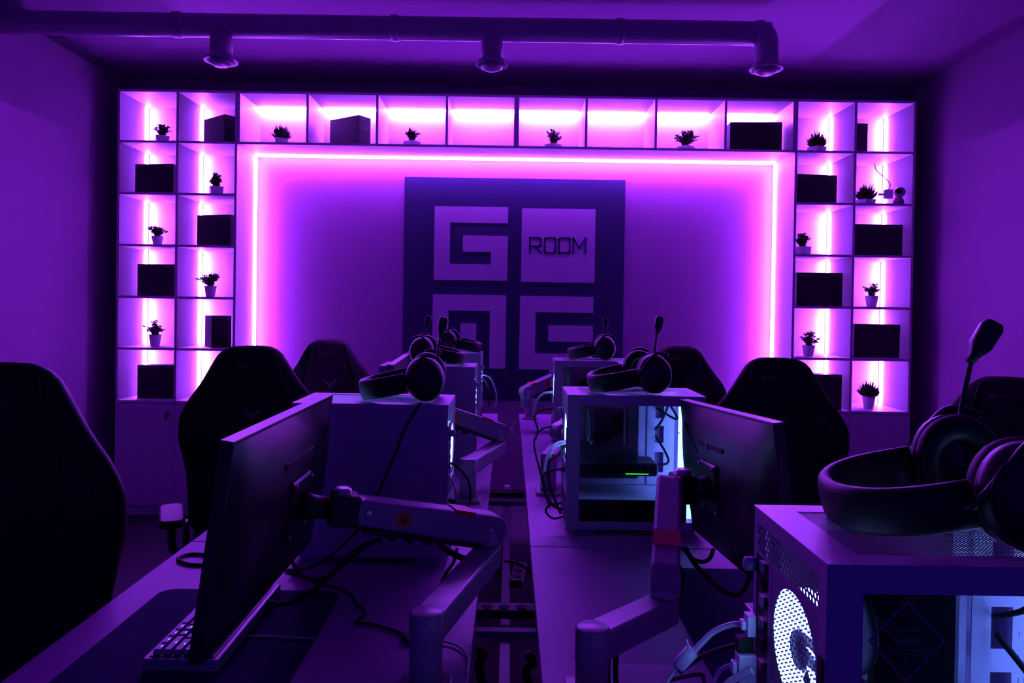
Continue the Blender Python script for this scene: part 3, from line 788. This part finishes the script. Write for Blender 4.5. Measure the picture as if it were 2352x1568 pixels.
# ------------------------------------------------------------------ monitor arms
def stadium(L, h, n=8, taper=1.0):
    P = []
    for i in range(n + 1):
        a = R(-90 + 180 * i / n); P.append((L + h * taper / 2 * math.cos(a), h * taper / 2 * math.sin(a)))
    for i in range(n + 1):
        a = R(90 + 180 * i / n); P.append((h / 2 * math.cos(a), h / 2 * math.sin(a)))
    return P
def arm(label, post, elbow, head, mount, stickers=True, th=.056, hgt=.068):
    """post (x,y) on the desk, elbow and head as points, mount = centre of the monitor's plate"""
    t = thing('monitor_mount', label, 'monitor arm', (post[0], post[1], DZ), group='white monitor arms')
    o = Vector((post[0], post[1], DZ)); E = Vector(elbow) - o; H = Vector(head) - o; Mn = Vector(mount) - o
    pz = E.z - .062
    MB().cbox((0, 0, .006), (.09, .09, .011)).build('clamp_base', M['metal_white'], t, bevel=.003)
    po = MB().lathe([(.029, .0115), (.029, pz - .028), (.026, pz - .022)], 24).build('post', M['metal_white'], t, smooth=True)
    MB().lathe([(.0295, pz - .030), (.030, pz - .028), (.030, pz + .027), (.026, pz + .030), (.001, pz + .030)], 26).build('pivot_collar', M['metal_white'], t, smooth=True)
    # lower arm, horizontal
    a = Vector((0, 0, pz)); b = Vector((E.x, E.y, pz)); d = b - a
    mx = frame_from(a, d, (0, 0, 1)) @ Matrix.Rotation(R(0), 4, 'X')
    L = d.length
    la = MB(); P = stadium(L, .056, 8)
    la.prism(P, -.026, .026, mx); lo = la.build('lower_arm', M['metal_white'], t, bevel=.006)
    q = MB(); q.prism(stadium(L * .55, .03, 6), -.034, -.0265, mx @ Matrix.Translation((L * .22, 0, 0))); q.build('cable_cover', M['black'], lo, bevel=.002)
    # elbow
    MB().lathe([(.0285, pz + .027), (.030, pz + .03), (.030, E.z - .008), (.022, E.z + .008), (.001, E.z + .01)], 26, Matrix.Translation((E.x, E.y, 0))).build('elbow_joint', M['plastic_white'], t, smooth=True)
    # upper spring arm, prism standing upright along its run
    d = H - E; L = d.length; yv = Vector((-d.y, d.x, 0)).normalized()
    zv = d.cross(yv).normalized()
    if zv.z < 0: zv = -zv; 
    yy = zv.cross(d.normalized())
    mx = Matrix(((d.normalized().x, zv.x, -yy.x, E.x), (d.normalized().y, zv.y, -yy.y, E.y), (d.normalized().z, zv.z, -yy.z, E.z), (0, 0, 0, 1)))
    ua = MB().prism(stadium(L, hgt, 10, .82), -th / 2, th / 2, mx).build('spring_arm', M['metal_white'], t, bevel=.007)
    MB().box(.01, L * .98, -hgt / 2 - .010, -hgt / 2 - .001 + .004, -th * .36, th * .36, mx).build('under_channel', M['black'], ua, bevel=.002)
    for k in range(3):
        MB().box(L * (.45 + .14 * k), L * (.45 + .14 * k) + .014, -hgt / 2 - .020, -hgt / 2 - .009, -.010, .010, mx).build('cable_clip', M['black_matt'], ua, bevel=.002)
    sg = -1 if (mx.to_3x3() @ Vector((0, 0, 1))).y > 0 else 1
    for xx in (L * .02, L * .985):
        MB().lathe([(.0085, 0), (.0085, .002), (.006, .0025)], 16, mx @ Matrix.Translation((xx, 0, sg * (th / 2))) @ Matrix.Rotation(0 if sg > 0 else PI, 4, 'X')).build('pin_cap', M['steel'], ua, smooth=True)
    if stickers:
        c = MB().lathe([(.0175, 0), (.0175, .0006)], 26, mx @ Matrix.Translation((L * .72, -.002, sg * th / 2)) @ Matrix.Rotation(0 if sg > 0 else PI, 4, 'X')).build('round_sticker', M['orange'], ua); c['label'] = 'orange round sticker with a dark mark'
        q = MB(); cm = mx @ Matrix.Translation((L * .72, -.002, sg * (th / 2 + .0009)))
        for k in range(3): q.cbox((0, 0, 0), (.020, .0025, .0004), cm @ Matrix.Rotation(R(60 * k), 4, 'Z'))
        q.build('sticker_mark', M['black'], ua)
        c = MB(); c.box(L * .18, L * .34, hgt / 2 - .010, hgt / 2 + .0006, sg * th / 2 - .001, sg * (th / 2 + .0008), mx)
        c.box(L * .18, L * .34, hgt / 2 - .001, hgt / 2 + .0008, -th / 2, th / 2, mx); c.build('red_sticker', M['red'], ua)['label'] = 'red rectangular sticker'
    # tilting head
    d = Mn - H; hm = frame_from(H, d, (0, 0, 1)); Lh = d.length
    hd = MB().box(.012, Lh * .55, -.03, .03, -.033, .033, hm).build('swivel_block', M['black'], t, bevel=.006)
    MB().lathe([(.022, 0), (.024, Lh * .25), (.030, Lh * .42)], 20, hm @ Matrix.Translation((Lh * .55, 0, 0)) @ Matrix.Rotation(R(90), 4, 'Y')).build('tilt_joint', M['black'], hd, smooth=True)
    MB().lathe([(.016, -.034), (.020, -.034), (.020, .040), (.015, .044)], 20, Matrix.Translation(H + d * .35 / 1.0)).build('swivel_pin', M['steel'], hd, smooth=True)
    return t
def plate(k):
    mx, s = mon[k][1], mon[k][2]
    return mx @ Vector((0, .053 * s, -.0))
arm('white monitor arm holding the nearest left monitor, round orange sticker', (-.138, 1.25), (-.040, 1.62, .928), (-.300, 1.50, .998), plate('l1'))
arm('white monitor arm holding the nearest right monitor, red sticker near its top', (.153, 1.25), (.312, 1.40, .905), (.375, 1.66, 1.015), plate('r1'))
arm('white monitor arm at the middle left desk beside the plain tower', (-.138, 2.50), (-.036, 2.86, .93), (-.285, 2.74, 1.035), plate('l2'))
arm('white monitor arm at the middle right desk behind the glass tower', (.15, 2.62), (.205, 2.88, .93), (.38, 3.0, 1.0), plate('r2'))
arm('white monitor arm folded towards the aisle at the farthest right desk', (.13, 4.35), (.095, 3.98, .955), (.245, 4.08, 1.02), plate('r3'))

# ------------------------------------------------------------------ headsets
def headset(label, mx, group='black headsets lying on the computer towers', mic=None, s=1.0):
    """local: cups at y = -+.078, cup centres at the origin height, the band arches towards -X"""
    t = thing('headset', label, 'headset', mx=mx, group=group)
    if mic: mic = [mx.inverted() @ at(*q) for q in mic]
    rows = []
    hy = .080; Rb = .165
    # padded band: arch in the XY plane, its width along Z
    n = 22; outer = []
    for i in range(n + 1):
        a = PI * i / n
        x = -.045 - .105 * math.sin(a) ** .8 if 0 < i < n else -.045
        y = -hy * math.cos(a) * (1 + .10 * math.sin(a))
        outer.append(Vector((x, y, 0)))
    rings = []
    for i, p in enumerate(outer):
        a = outer[max(0, i - 1)]; b = outer[min(n, i + 1)]; tt = (b - a).normalized(); nn = Vector((tt.y, -tt.x, 0))
        th_ = .0085; wz = .0225
        rg = []
        for k in range(14):
            q = 2 * PI * k / 14
            c_, s1 = math.cos(q), math.sin(q)
            rg.append(tuple(p + nn * th_ * (abs(c_) ** .7) * (1 if c_ > 0 else -1) + Vector((0, 0, 1)) * wz * (abs(s1) ** .6) * (1 if s1 > 0 else -1)))
        rings.append(rg)
    MB().loft(rings).build('headband', M['black_leather'], t, smooth=True)
    for sy in (-1, 1):
        # yoke from the band end to the cup
        MB().tube([(-.058, sy * hy, 0), (-.045, sy * (hy + .012), .004), (-.02, sy * (hy + .020), .030), (.01, sy * (hy + .018), .052), (.04, sy * (hy + .012), .040)], .0042, 8).build('yoke', M['black'], t, smooth=True)
        cm = Matrix.Translation((.0, sy * (hy + .002), 0)) @ Matrix.Rotation(R(90 * -sy), 4, 'X') @ Matrix.Diagonal((.92, 1.06, 1, 1))
        MB().lathe([(.001, .026), (.022, .025), (.038, .019), (.046, .008), (.047, -.002), (.044, -.006)], 30, cm).build('ear_cup', M['black'], t, smooth=True)
        MB().torus(.035, .0135, 28, 10, cm @ Matrix.Translation((0, 0, -.014))).build('ear_cushion', M['black_leather'], t, smooth=True)
        MB().torus(.040, .0012, 28, 6, cm @ Matrix.Translation((0, 0, .0185))).build('cup_ring', M['black'], t, smooth=True)
    if mic:
        P = [Vector(p) for p in mic]
        MB().tube(P, lambda q: .0035 - .001 * q, 8).build('microphone_boom', M['black'], t, smooth=True)
        d = (P[-1] - P[-2]).normalized(); m2 = frame_from(P[-1], d, (0, 1, 0.01))
        ring = lambda x, a, b: [(x, a * math.copysign(abs(math.cos(2 * PI * k / 12)) ** .6, math.cos(2 * PI * k / 12)), b * math.copysign(abs(math.sin(2 * PI * k / 12)) ** .6, math.sin(2 * PI * k / 12))) for k in range(12)]
        MB().loft([ring(-.012, .004, .004), ring(-.002, .0055, .0055), ring(.003, .0075, .008), ring(.010, .011, .009), ring(.034, .0115, .009), ring(.040, .0085, .007)], True, m2).build('microphone', M['black'], t, smooth=True)
    return t
def hm(x, y, z, rz=0, tilt=0, roll=0, s=1.18): return Matrix.Translation((x, y, z)) @ Euler((R(roll), R(tilt), R(rz)), 'XYZ').to_matrix().to_4x4() @ Matrix.Scale(s, 4)
ztop = DZ + CH
# headset placements (tilt lowers the band end onto the tower)
headset('large black headset with raised microphone on the nearest glowing right tower', hm(.575, .858, ztop + .066, -12, -13, s=1.2), mic=[(2203, 1010, .95), (2206, 960, .95), (2216, 895, .95), (2232, 825, .95), (2240, 812, .95)])
headset('black headset with raised microphone on the nearest left tower', hm(-.228, 1.99, ztop + .064, 4, -12), mic=[(1004, 850, 2.07), (1006, 820, 2.07), (1008, 790, 2.07), (1013, 765, 2.07)])
headset('black headset with raised microphone on the middle right tower, above the green bar', hm(.428, 2.24, ztop + .064, 4, -12), mic=[(1502, 845, 2.33), (1503, 820, 2.33), (1506, 785, 2.33), (1510, 760, 2.33)])
headset('black headset with raised microphone on the middle left tower, band to the right', hm(-.375, 3.16, ztop + .064, 180, -12), mic=[(976, 830, 3.25), (974, 800, 3.25), (975, 770, 3.25), (980, 748, 3.25)])
headset('black headset on the farthest left tower, band to the right', hm(-.335, 4.02, ztop + .064, 176, -12))
headset('black headset on the farthest right tower, band to the left', hm(.475, 3.59, ztop + .064, -6, -12), mic=[(1388, 800, 3.68), (1390, 785, 3.68), (1391, 765, 3.68), (1391, 752, 3.68)])

# ------------------------------------------------------------------ gaming chairs
PROF = [(0, .0), (.003, .075), (.016, .105), (.045, .130), (.10, .157), (.15, .180), (.20, .208), (.25, .240), (.31, .268), (.40, .278), (.48, .262), (.56, .244), (.70, .238), (.80, .235), (.84, .20)]
def hw(d):
    for (a, b), (c, e) in zip(PROF, PROF[1:]):
        if d <= c: return b + (e - b) * (d - a) / (c - a)
    return .2
def chair(label, x, y, rz, top, recline=10, scale=1.0, squash=1.0):
    """faces -Y before turning; top = height of the backrest top"""
    t = thing('gaming_chair', label, 'chair', (x, y, 0), rz, group='black gaming chairs')
    Hb = .84; zs = .46
    rc = R(recline)
    # backrest hinge at seat height, leaning back (+Y)
    Lb = (top - zs) / math.cos(rc)
    k = Lb / Hb
    bm_ = Matrix.Translation((0, .20, zs)) @ Matrix.Rotation(-rc, 4, 'X')
    def yoff(q, d):
        wing = .055 * math.exp(-((d - .36) / .16) ** 2) + .03 * math.exp(-((d - .72) / .1) ** 2)
        return -wing * abs(q) ** 2.2
    rings = []
    D = [0, .003, .01, .022, .045, .08, .12, .16, .20, .24, .28, .32, .36, .42, .50, .58, .66, .74, .80, .84]
    for d in D:
        w_ = max(hw(d) * scale, .04); z = (Hb - d) * k; th = .022 + .028 * min(1, (d / .05)) ** .5
        rg = []
        for i in range(32):
            a = 2 * PI * i / 32; c_, s1 = math.cos(a), math.sin(a)
            xx = math.copysign(abs(c_) ** .75, c_); yy = math.copysign(abs(s1) ** .6, s1)
            rg.append((w_ * xx, yy * th * .8 + yoff(xx, d), z))
        rings.append(rg)
    MB().loft(rings, True, bm_).build('backrest', M['black_fabric'], t, smooth=True)
    def on(xx, d, lift=.002):
        w_ = hw(d) * scale; th = .05
        return bm_ @ Vector((xx, -th * .8 - lift + yoff(xx / max(w_, .01), d), (Hb - d) * k))
    # seams of the centre panel
    for s in (-1, 1):
        MB().tube([on(s * .10, .04, -.002), on(s * .12, .14, -.002), on(s * .155, .26, -.001), on(s * .16, .40, -.001), on(s * .15, .58, -.001), on(s * .14, .76, -.001)], .003, 6).build('seam_piping', M['black_matt'], t, smooth=True)
    bt = bm_.to_3x3().to_4x4() @ Matrix.Rotation(R(90), 4, 'X')
    # embroidered word and emblem
    q = MB()
    e = Matrix.Translation(on(-.055, .104)) @ bt
    for s in (-1, 1):
        q.add([(s * .001, -.016, 0), (s * .019, .010, 0), (s * .012, .008, 0), (s * .006, .001, 0), (s * .001, -.004, 0)], [(0, 1, 2, 3, 4)], e)
        q.add([(s * .004, .002, 0), (s * .010, .011, 0), (s * .006, .009, 0)], [(0, 1, 2)], e)
    q.build('head_emblem', M['print'], t)
    text_obj('KNIGHT', .019, M['print'], 'head_lettering', t, Matrix.Translation(on(.012, .103)) @ bt, .0006, 1.35)
    e = Matrix.Translation(on(0, .31, .004)) @ bt
    q = MB()
    for s in (-1, 1):
        W_ = [(.004, -.030), (.006, -.012), (.020, -.006), (.036, .008), (.047, .034), (.040, .008), (.026, -.014), (.012, -.021)]
        q.add([(s * a, b, 0) for a, b in W_], [tuple(range(8))], e)
        W_ = [(.002, -.050), (.007, -.028), (.013, -.024), (.011, -.034), (.006, -.042)]
        q.add([(s * a, b, 0) for a, b in W_], [tuple(range(5))], e)
    q.add([(0, -.055, 0), (.0022, -.03, 0), (0, .0, 0), (-.0022, -.03, 0)], [(0, 1, 2, 3)], e)
    q.build('wing_emblem', M['print'], t)
    tm = Matrix.Translation(on(.195, .30, .004)) @ bt @ Matrix.Rotation(R(-36), 4, 'Z')
    text_obj('KNIGHT', .014, M['print'], 'shoulder_lettering', t, tm, .0004, 1.3)
    # seat with side bolsters
    rg = []
    for yy, w_, zc, h in ((.20, .20, .0, .035), (.17, .235, .0, .045), (.0, .26, .0, .05), (-.20, .265, .0, .05), (-.28, .25, -.005, .045), (-.31, .22, -.01, .030)):
        rg.append([(w_ * math.copysign(abs(math.cos(2 * PI * i / 24)) ** .6, math.cos(2 * PI * i / 24)), yy, zs - .02 + zc + h * math.copysign(abs(math.sin(2 * PI * i / 24)) ** .6, math.sin(2 * PI * i / 24)) + .03 * abs(math.cos(2 * PI * i / 24)) ** 3) for i in range(24)])
    MB().loft(rg).build('seat', M['black_fabric'], t, smooth=True)
    for s in (-1, 1):
        ar = MB().tube([(s * .27, .02, zs - .03), (s * .315, .02, zs + .0), (s * .32, .02, zs + .12)], .016, 10).build('armrest_post', M['black'], t, smooth=True)
        pts = rrect(s * .32 - .045, s * .32 + .045, -.14, .13, .035)
        MB().prism(pts, zs + .12, zs + .15).build('armrest_pad', M['black_leather'], t, bevel=.008, smooth=False)
        MB().lathe([(.055, -.012), (.06, 0), (.055, .012)], 20, Matrix.Translation((s * .262, .19, zs)) @ Matrix.Rotation(R(90), 4, 'Y')).build('hinge_cover', M['black'], t, smooth=True)
    MB().box(-.11, .11, -.13, .13, zs - .10, zs - .071).build('seat_mount', M['black'], t, bevel=.005)
    MB().lathe([(.030, .10), (.030, .24), (.015, .245), (.015, zs - .10)], 18).build('gas_lift', M['black'], t, smooth=True)
    for i in range(5):
        a = 2 * PI * i / 5 + .3
        MB().tube([(.02 * math.cos(a), .02 * math.sin(a), .115), (.18 * math.cos(a), .18 * math.sin(a), .095), (.31 * math.cos(a), .31 * math.sin(a), .075)], lambda q_: .024 - .008 * q_, 10).build('base_leg', M['black'], t, smooth=True)
        c = Matrix.Translation((.31 * math.cos(a), .31 * math.sin(a), .031)) @ Matrix.Rotation(a, 4, 'Z') @ Matrix.Rotation(R(90), 4, 'X')
        MB().lathe([(.02, -.024), (.03, -.021), (.03, .021), (.02, .024)], 18, c).build('caster', M['black_matt'], t, smooth=True)
    return t
def put(label, bx_, by_, yaw, top, recline=9, scale=1.0):
    a = R(yaw); chair(label, bx_ + .3 * math.sin(a), by_ - .3 * math.cos(a), a, top, recline, scale)
put('black gaming chair nearest on the left, cut off by the frame edge', -1.215, 1.68, 20, 1.277, 9, 1.10)
put('second black gaming chair on the left, behind the nearest left monitor', -1.150, 3.20, 26, 1.235, 9, 1.08)
put('black gaming chair farthest on the left, nearest the back wall', -1.175, 4.66, 24, 1.198, 9, 1.04)
put('black gaming chair farthest on the right, nearest the back wall', 1.115, 4.68, -8, 1.192, 9, 1.04)
put('second black gaming chair on the right, behind the nearest right monitor', 1.195, 3.20, -20, 1.217, 9, 1.06)
put('black gaming chair at the right frame edge behind the large headset', 1.98, 2.85, -38, 1.165, 20, 1.12)

# ------------------------------------------------------------------ cables
def cable(label, pts, r=.003, m='black_matt', group=None, cat='cable', plugs=()):
    o = MB().tube(pts, r, 8).build('cable', M[m], smooth=True)
    tag(o, label, cat, group)
    for a, b, w_, h in plugs:
        a = Vector(a); b = Vector(b); mx = frame_from(a, b - a, (0, 0, 1)); L = (b - a).length
        MB().box(0, L, -w_ / 2, w_ / 2, -h / 2, h / 2, mx).build('plug', M[m], o, bevel=.0015)
    return o
def A(px, py, Y): return at(px, py, Y)
def D(px, py, h=.004): return atz(px, py, DZ + h)
# nearest right tower: white and black leads on the back
cable('thick white lead with a barrel connector plugged into the nearest tower', [A(1706, 1433, .93), A(1680, 1434, .94), A(1640, 1450, .95), A(1610, 1478, .95), A(1590, 1500, .95)], .0038, 'white_glossy', 'leads behind the nearest tower',
      plugs=[(A(1733, 1433, .925), A(1712, 1433, .925), .016, .028), (A(1712, 1433, .925), A(1700, 1433, .925), .011, .012)])
cn = thing('cable_connector', 'white barrel cable connector hanging beside the nearest tower', 'connector', tuple(A(1570, 1515, .95)), 0)
c0 = A(1592, 1492, .95) - Vector(cn.location); c1 = A(1555, 1532, .95) - Vector(cn.location)
bm2 = frame_from(c0, c1 - c0, (0, -1, 0)) @ Matrix.Rotation(R(90), 4, 'Y'); Lc = (c1 - c0).length
MB().lathe([(.005, 0), (.0095, .002), (.0095, Lc - .003), (.007, Lc)], 20, bm2).build('barrel', M['white_glossy'], cn, smooth=True)
MB().tube([c0, c0 + Vector((-.006, 0, .005)), c0 + Vector((-.009, 0, .013))], .0018, 6).build('tie_end', M['white_glossy'], cn, smooth=True)
cable('white and black lead leaving the barrel connector downwards', [A(1556, 1530, .95), A(1542, 1550, .95), A(1528, 1575, .95), A(1515, 1620, .96)], .0026, 'white_glossy')
cable('black lead curling below the barrel connector', [A(1558, 1532, .96), A(1535, 1560, .96), A(1560, 1556, .97), A(1605, 1548, .97), A(1616, 1556, .97), A(1618, 1590, .97)], .0028)
cable('black lead running behind the white leads to the nearest tower', [A(1712, 1478, .93), A(1670, 1486, .95), A(1630, 1500, .97), A(1590, 1520, .98), A(1560, 1545, .98)], .0034,
      plugs=[(A(1728, 1477, .925), A(1690, 1479, .925), .016, .020)])
cable('thin white lead under the large white plug on the nearest tower', [A(1690, 1527, .93), A(1668, 1530, .94), A(1648, 1548, .95), A(1638, 1580, .96), A(1634, 1640, .97)], .0027, 'white_glossy',
      plugs=[(A(1733, 1530, .92), A(1692, 1530, .92), .018, .036), (A(1692, 1530, .92), A(1680, 1530, .92), .011, .016)])
cable('thick white lead curving below the plugs of the nearest tower', [A(1730, 1540, .90), A(1700, 1552, .91), A(1670, 1572, .92), A(1650, 1610, .93)], .0045, 'white_glossy')
# nearest right monitor
cable('black cable loop hanging from the nearest right monitor to its arm', [A(1572, 1255, 1.62), A(1600, 1300, 1.62), A(1650, 1350, 1.60), A(1690, 1366, 1.58), A(1712, 1350, 1.55), A(1718, 1330, 1.52)], .0055, group='black cable loops under the right monitor')
cable('shorter black cable loop under the nearest right monitor', [A(1568, 1258, 1.68), A(1590, 1282, 1.70), A(1612, 1290, 1.72), A(1630, 1282, 1.72), A(1638, 1262, 1.70)], .005, group='black cable loops under the right monitor')
cable('black cable beside the elbow of the nearest right arm', [A(1560, 1300, 1.48), A(1567, 1330, 1.46), A(1565, 1360, 1.45), A(1554, 1392, 1.43)], .005)
cable('black cable hanging from the lower arm on the right, left one', [A(1408, 1466, 1.27), A(1400, 1490, 1.27), A(1396, 1530, 1.26), A(1398, 1600, 1.26)], .005, group='twin black cables under the right lower arm')
cable('black cable hanging from the lower arm on the right, right one', [A(1428, 1460, 1.28), A(1418, 1490, 1.28), A(1414, 1530, 1.27), A(1416, 1600, 1.27)], .005, group='twin black cables under the right lower arm')
# nearest left monitor and tower
cable('thick black cable drooping from the left arm to the left monitor', [A(875, 1238, 1.50), A(820, 1262, 1.48), A(770, 1310, 1.46), A(720, 1355, 1.46), A(660, 1386, 1.47), A(615, 1382, 1.50)], .0058)
cable('black headset cable running down the side of the nearest left tower', [A(966, 925, 1.86), A(930, 985, 1.86), A(905, 1050, 1.86), A(868, 1135, 1.86), A(850, 1180, 1.86), A(800, 1240, 1.84), A(740, 1290, 1.82), A(690, 1308, 1.80), A(660, 1308, 1.78)], .0032)
cable('black cable curving off the back of the nearest left monitor', [A(672, 1290, 1.74), A(682, 1310, 1.74), A(700, 1325, 1.74), A(750, 1325, 1.72), A(830, 1262, 1.66)], .0042)
cable('thin black cable snaking over the desk to the foot of the left arm', [D(655, 1310), D(730, 1335), D(800, 1360), D(818, 1385), D(840, 1408), D(818, 1428), D(850, 1432), D(900, 1446), D(935, 1460)], .0032, plugs=[(D(928, 1456, .006), D(940, 1474, .006), .012, .010)])
cable('loop of black cable lying on the desk left of the large monitor', [D(480, 1274), D(440, 1272), D(412, 1280), D(412, 1288), D(440, 1296), D(480, 1297)], .0045)
cable('pale thin cable lying across the left desk mat', [D(565, 1459, .006), D(650, 1462, .006), D(735, 1467, .006)], .0018, 'plastic_white')
cable('black cable looping off the back of the nearest left tower', [A(1026, 1062, 1.94), A(1050, 1070, 1.94), A(1076, 1105, 1.92), A(1080, 1150, 1.90), A(1072, 1165, 1.88), A(1082, 1182, 1.86)], .0034, plugs=[(A(1028, 1150, 1.94), A(1046, 1151, 1.94), .012, .012)])
cable('pale cable hanging off the back of the nearest left tower', [A(1024, 1085, 1.95), A(1040, 1110, 1.95), A(1050, 1150, 1.95), A(1045, 1210, 1.94), D(1020, 1300)], .003, 'plastic_white')
cable('black cables bundle dropping behind the left spring arm', [A(1010, 1250, 1.60), A(1035, 1268, 1.58), A(1064, 1282, 1.58), A(1080, 1286, 1.56)], .007)
cable('black cable dropping towards the desk below the left spring arm', [A(1050, 1258, 1.68), A(1042, 1290, 1.68), A(1022, 1320, 1.68), A(1012, 1345, 1.68)], .004)
cable('pale cable curling over the slot edge of the left desk', [D(1005, 1470, .005), D(1050, 1482, .005), D(1075, 1510, .005), D(1072, 1545, .005)], .0022, 'plastic_white')
# middle right tower back cables
for i, (lab, P, r, m) in enumerate([
  ('white cable from the upper back of the middle right tower', [(1302, 1012), (1275, 1020), (1256, 1050), (1250, 1090), (1245, 1120)], .004, 'white_glossy'),
  ('second white cable behind the middle right tower', [(1302, 1016), (1270, 1030), (1262, 1060), (1258, 1085)], .003, 'white_glossy'),
  ('black cable arching off the back of the middle right tower', [(1300, 1022), (1282, 1045), (1262, 1060), (1262, 1110), (1280, 1160), (1288, 1180)], .004, 'black_matt'),
  ('black cable curling to the lower plug of the middle right tower', [(1292, 1076), (1260, 1082), (1248, 1095), (1252, 1130), (1270, 1160), (1292, 1170)], .004, 'black_matt'),
  ('black cable wound low behind the middle right tower', [(1290, 1155), (1262, 1160), (1254, 1175), (1270, 1190), (1294, 1186)], .0035, 'black_matt'),
  ('thin black cable rising from the middle right desk edge', [(1262, 1165), (1240, 1080), (1230, 1040), (1228, 1010), (1245, 985), (1268, 980)], .003, 'black_matt')]):
    Yc = 2.22
    pg = []
    if i in (2, 3): pg = [(A(1302, [1022, 1076][i - 2], Yc), A(1288, [1024, 1077][i - 2], Yc), .014, .014)]
    cable(lab, [A(x_, y_, Yc - .01 * i) for x_, y_ in P], r, m, 'cables behind the middle right tower', plugs=pg)
# farthest rows
cable('pale cable arching off the farthest left tower', [A(1108, 860, 4.0), A(1128, 870, 4.0), A(1140, 905, 4.0), A(1138, 935, 4.0)], .004, 'plastic_white')
cable('black cable hanging behind the farthest left tower', [A(1108, 868, 4.05), A(1118, 880, 4.02), A(1126, 905, 4.0), A(1122, 935, 4.0)], .004)
cable('pale cable arching from the farthest right tower', [A(1272, 900, 3.55), A(1245, 905, 3.55), A(1228, 930, 3.55), A(1225, 965, 3.55)], .006, 'plastic_white')
cable('black cable drooping from the farthest right tower', [A(1270, 938, 3.55), A(1240, 942, 3.55), A(1228, 960, 3.52), A(1235, 985, 3.5), A(1230, 1010, 3.45)], .005)
cable('thin pale loop of wire over the slot at the far desk edge', [A(1192, 1005, 3.9), A(1176, 990, 3.95), A(1180, 972, 4.0), A(1195, 966, 4.0), A(1212, 975, 3.95)], .0018, 'plastic_white')
cable('black cable crossing the slot near the elbow of the left arm', [A(1158, 1288, 1.95), A(1185, 1291, 1.95), A(1208, 1305, 1.95), A(1226, 1320, 1.98)], .004)
cable('black cable dangling into the slot by the nearest right desk', [A(1096, 1490, 1.5), A(1110, 1500, 1.5), A(1100, 1530, 1.5), A(1112, 1580, 1.5)], .010)
cable('black cable bundle in the slot at the bottom of the picture', [A(1210, 1500, 1.6), A(1224, 1520, 1.6), A(1208, 1540, 1.6), A(1222, 1590, 1.6)], .010)
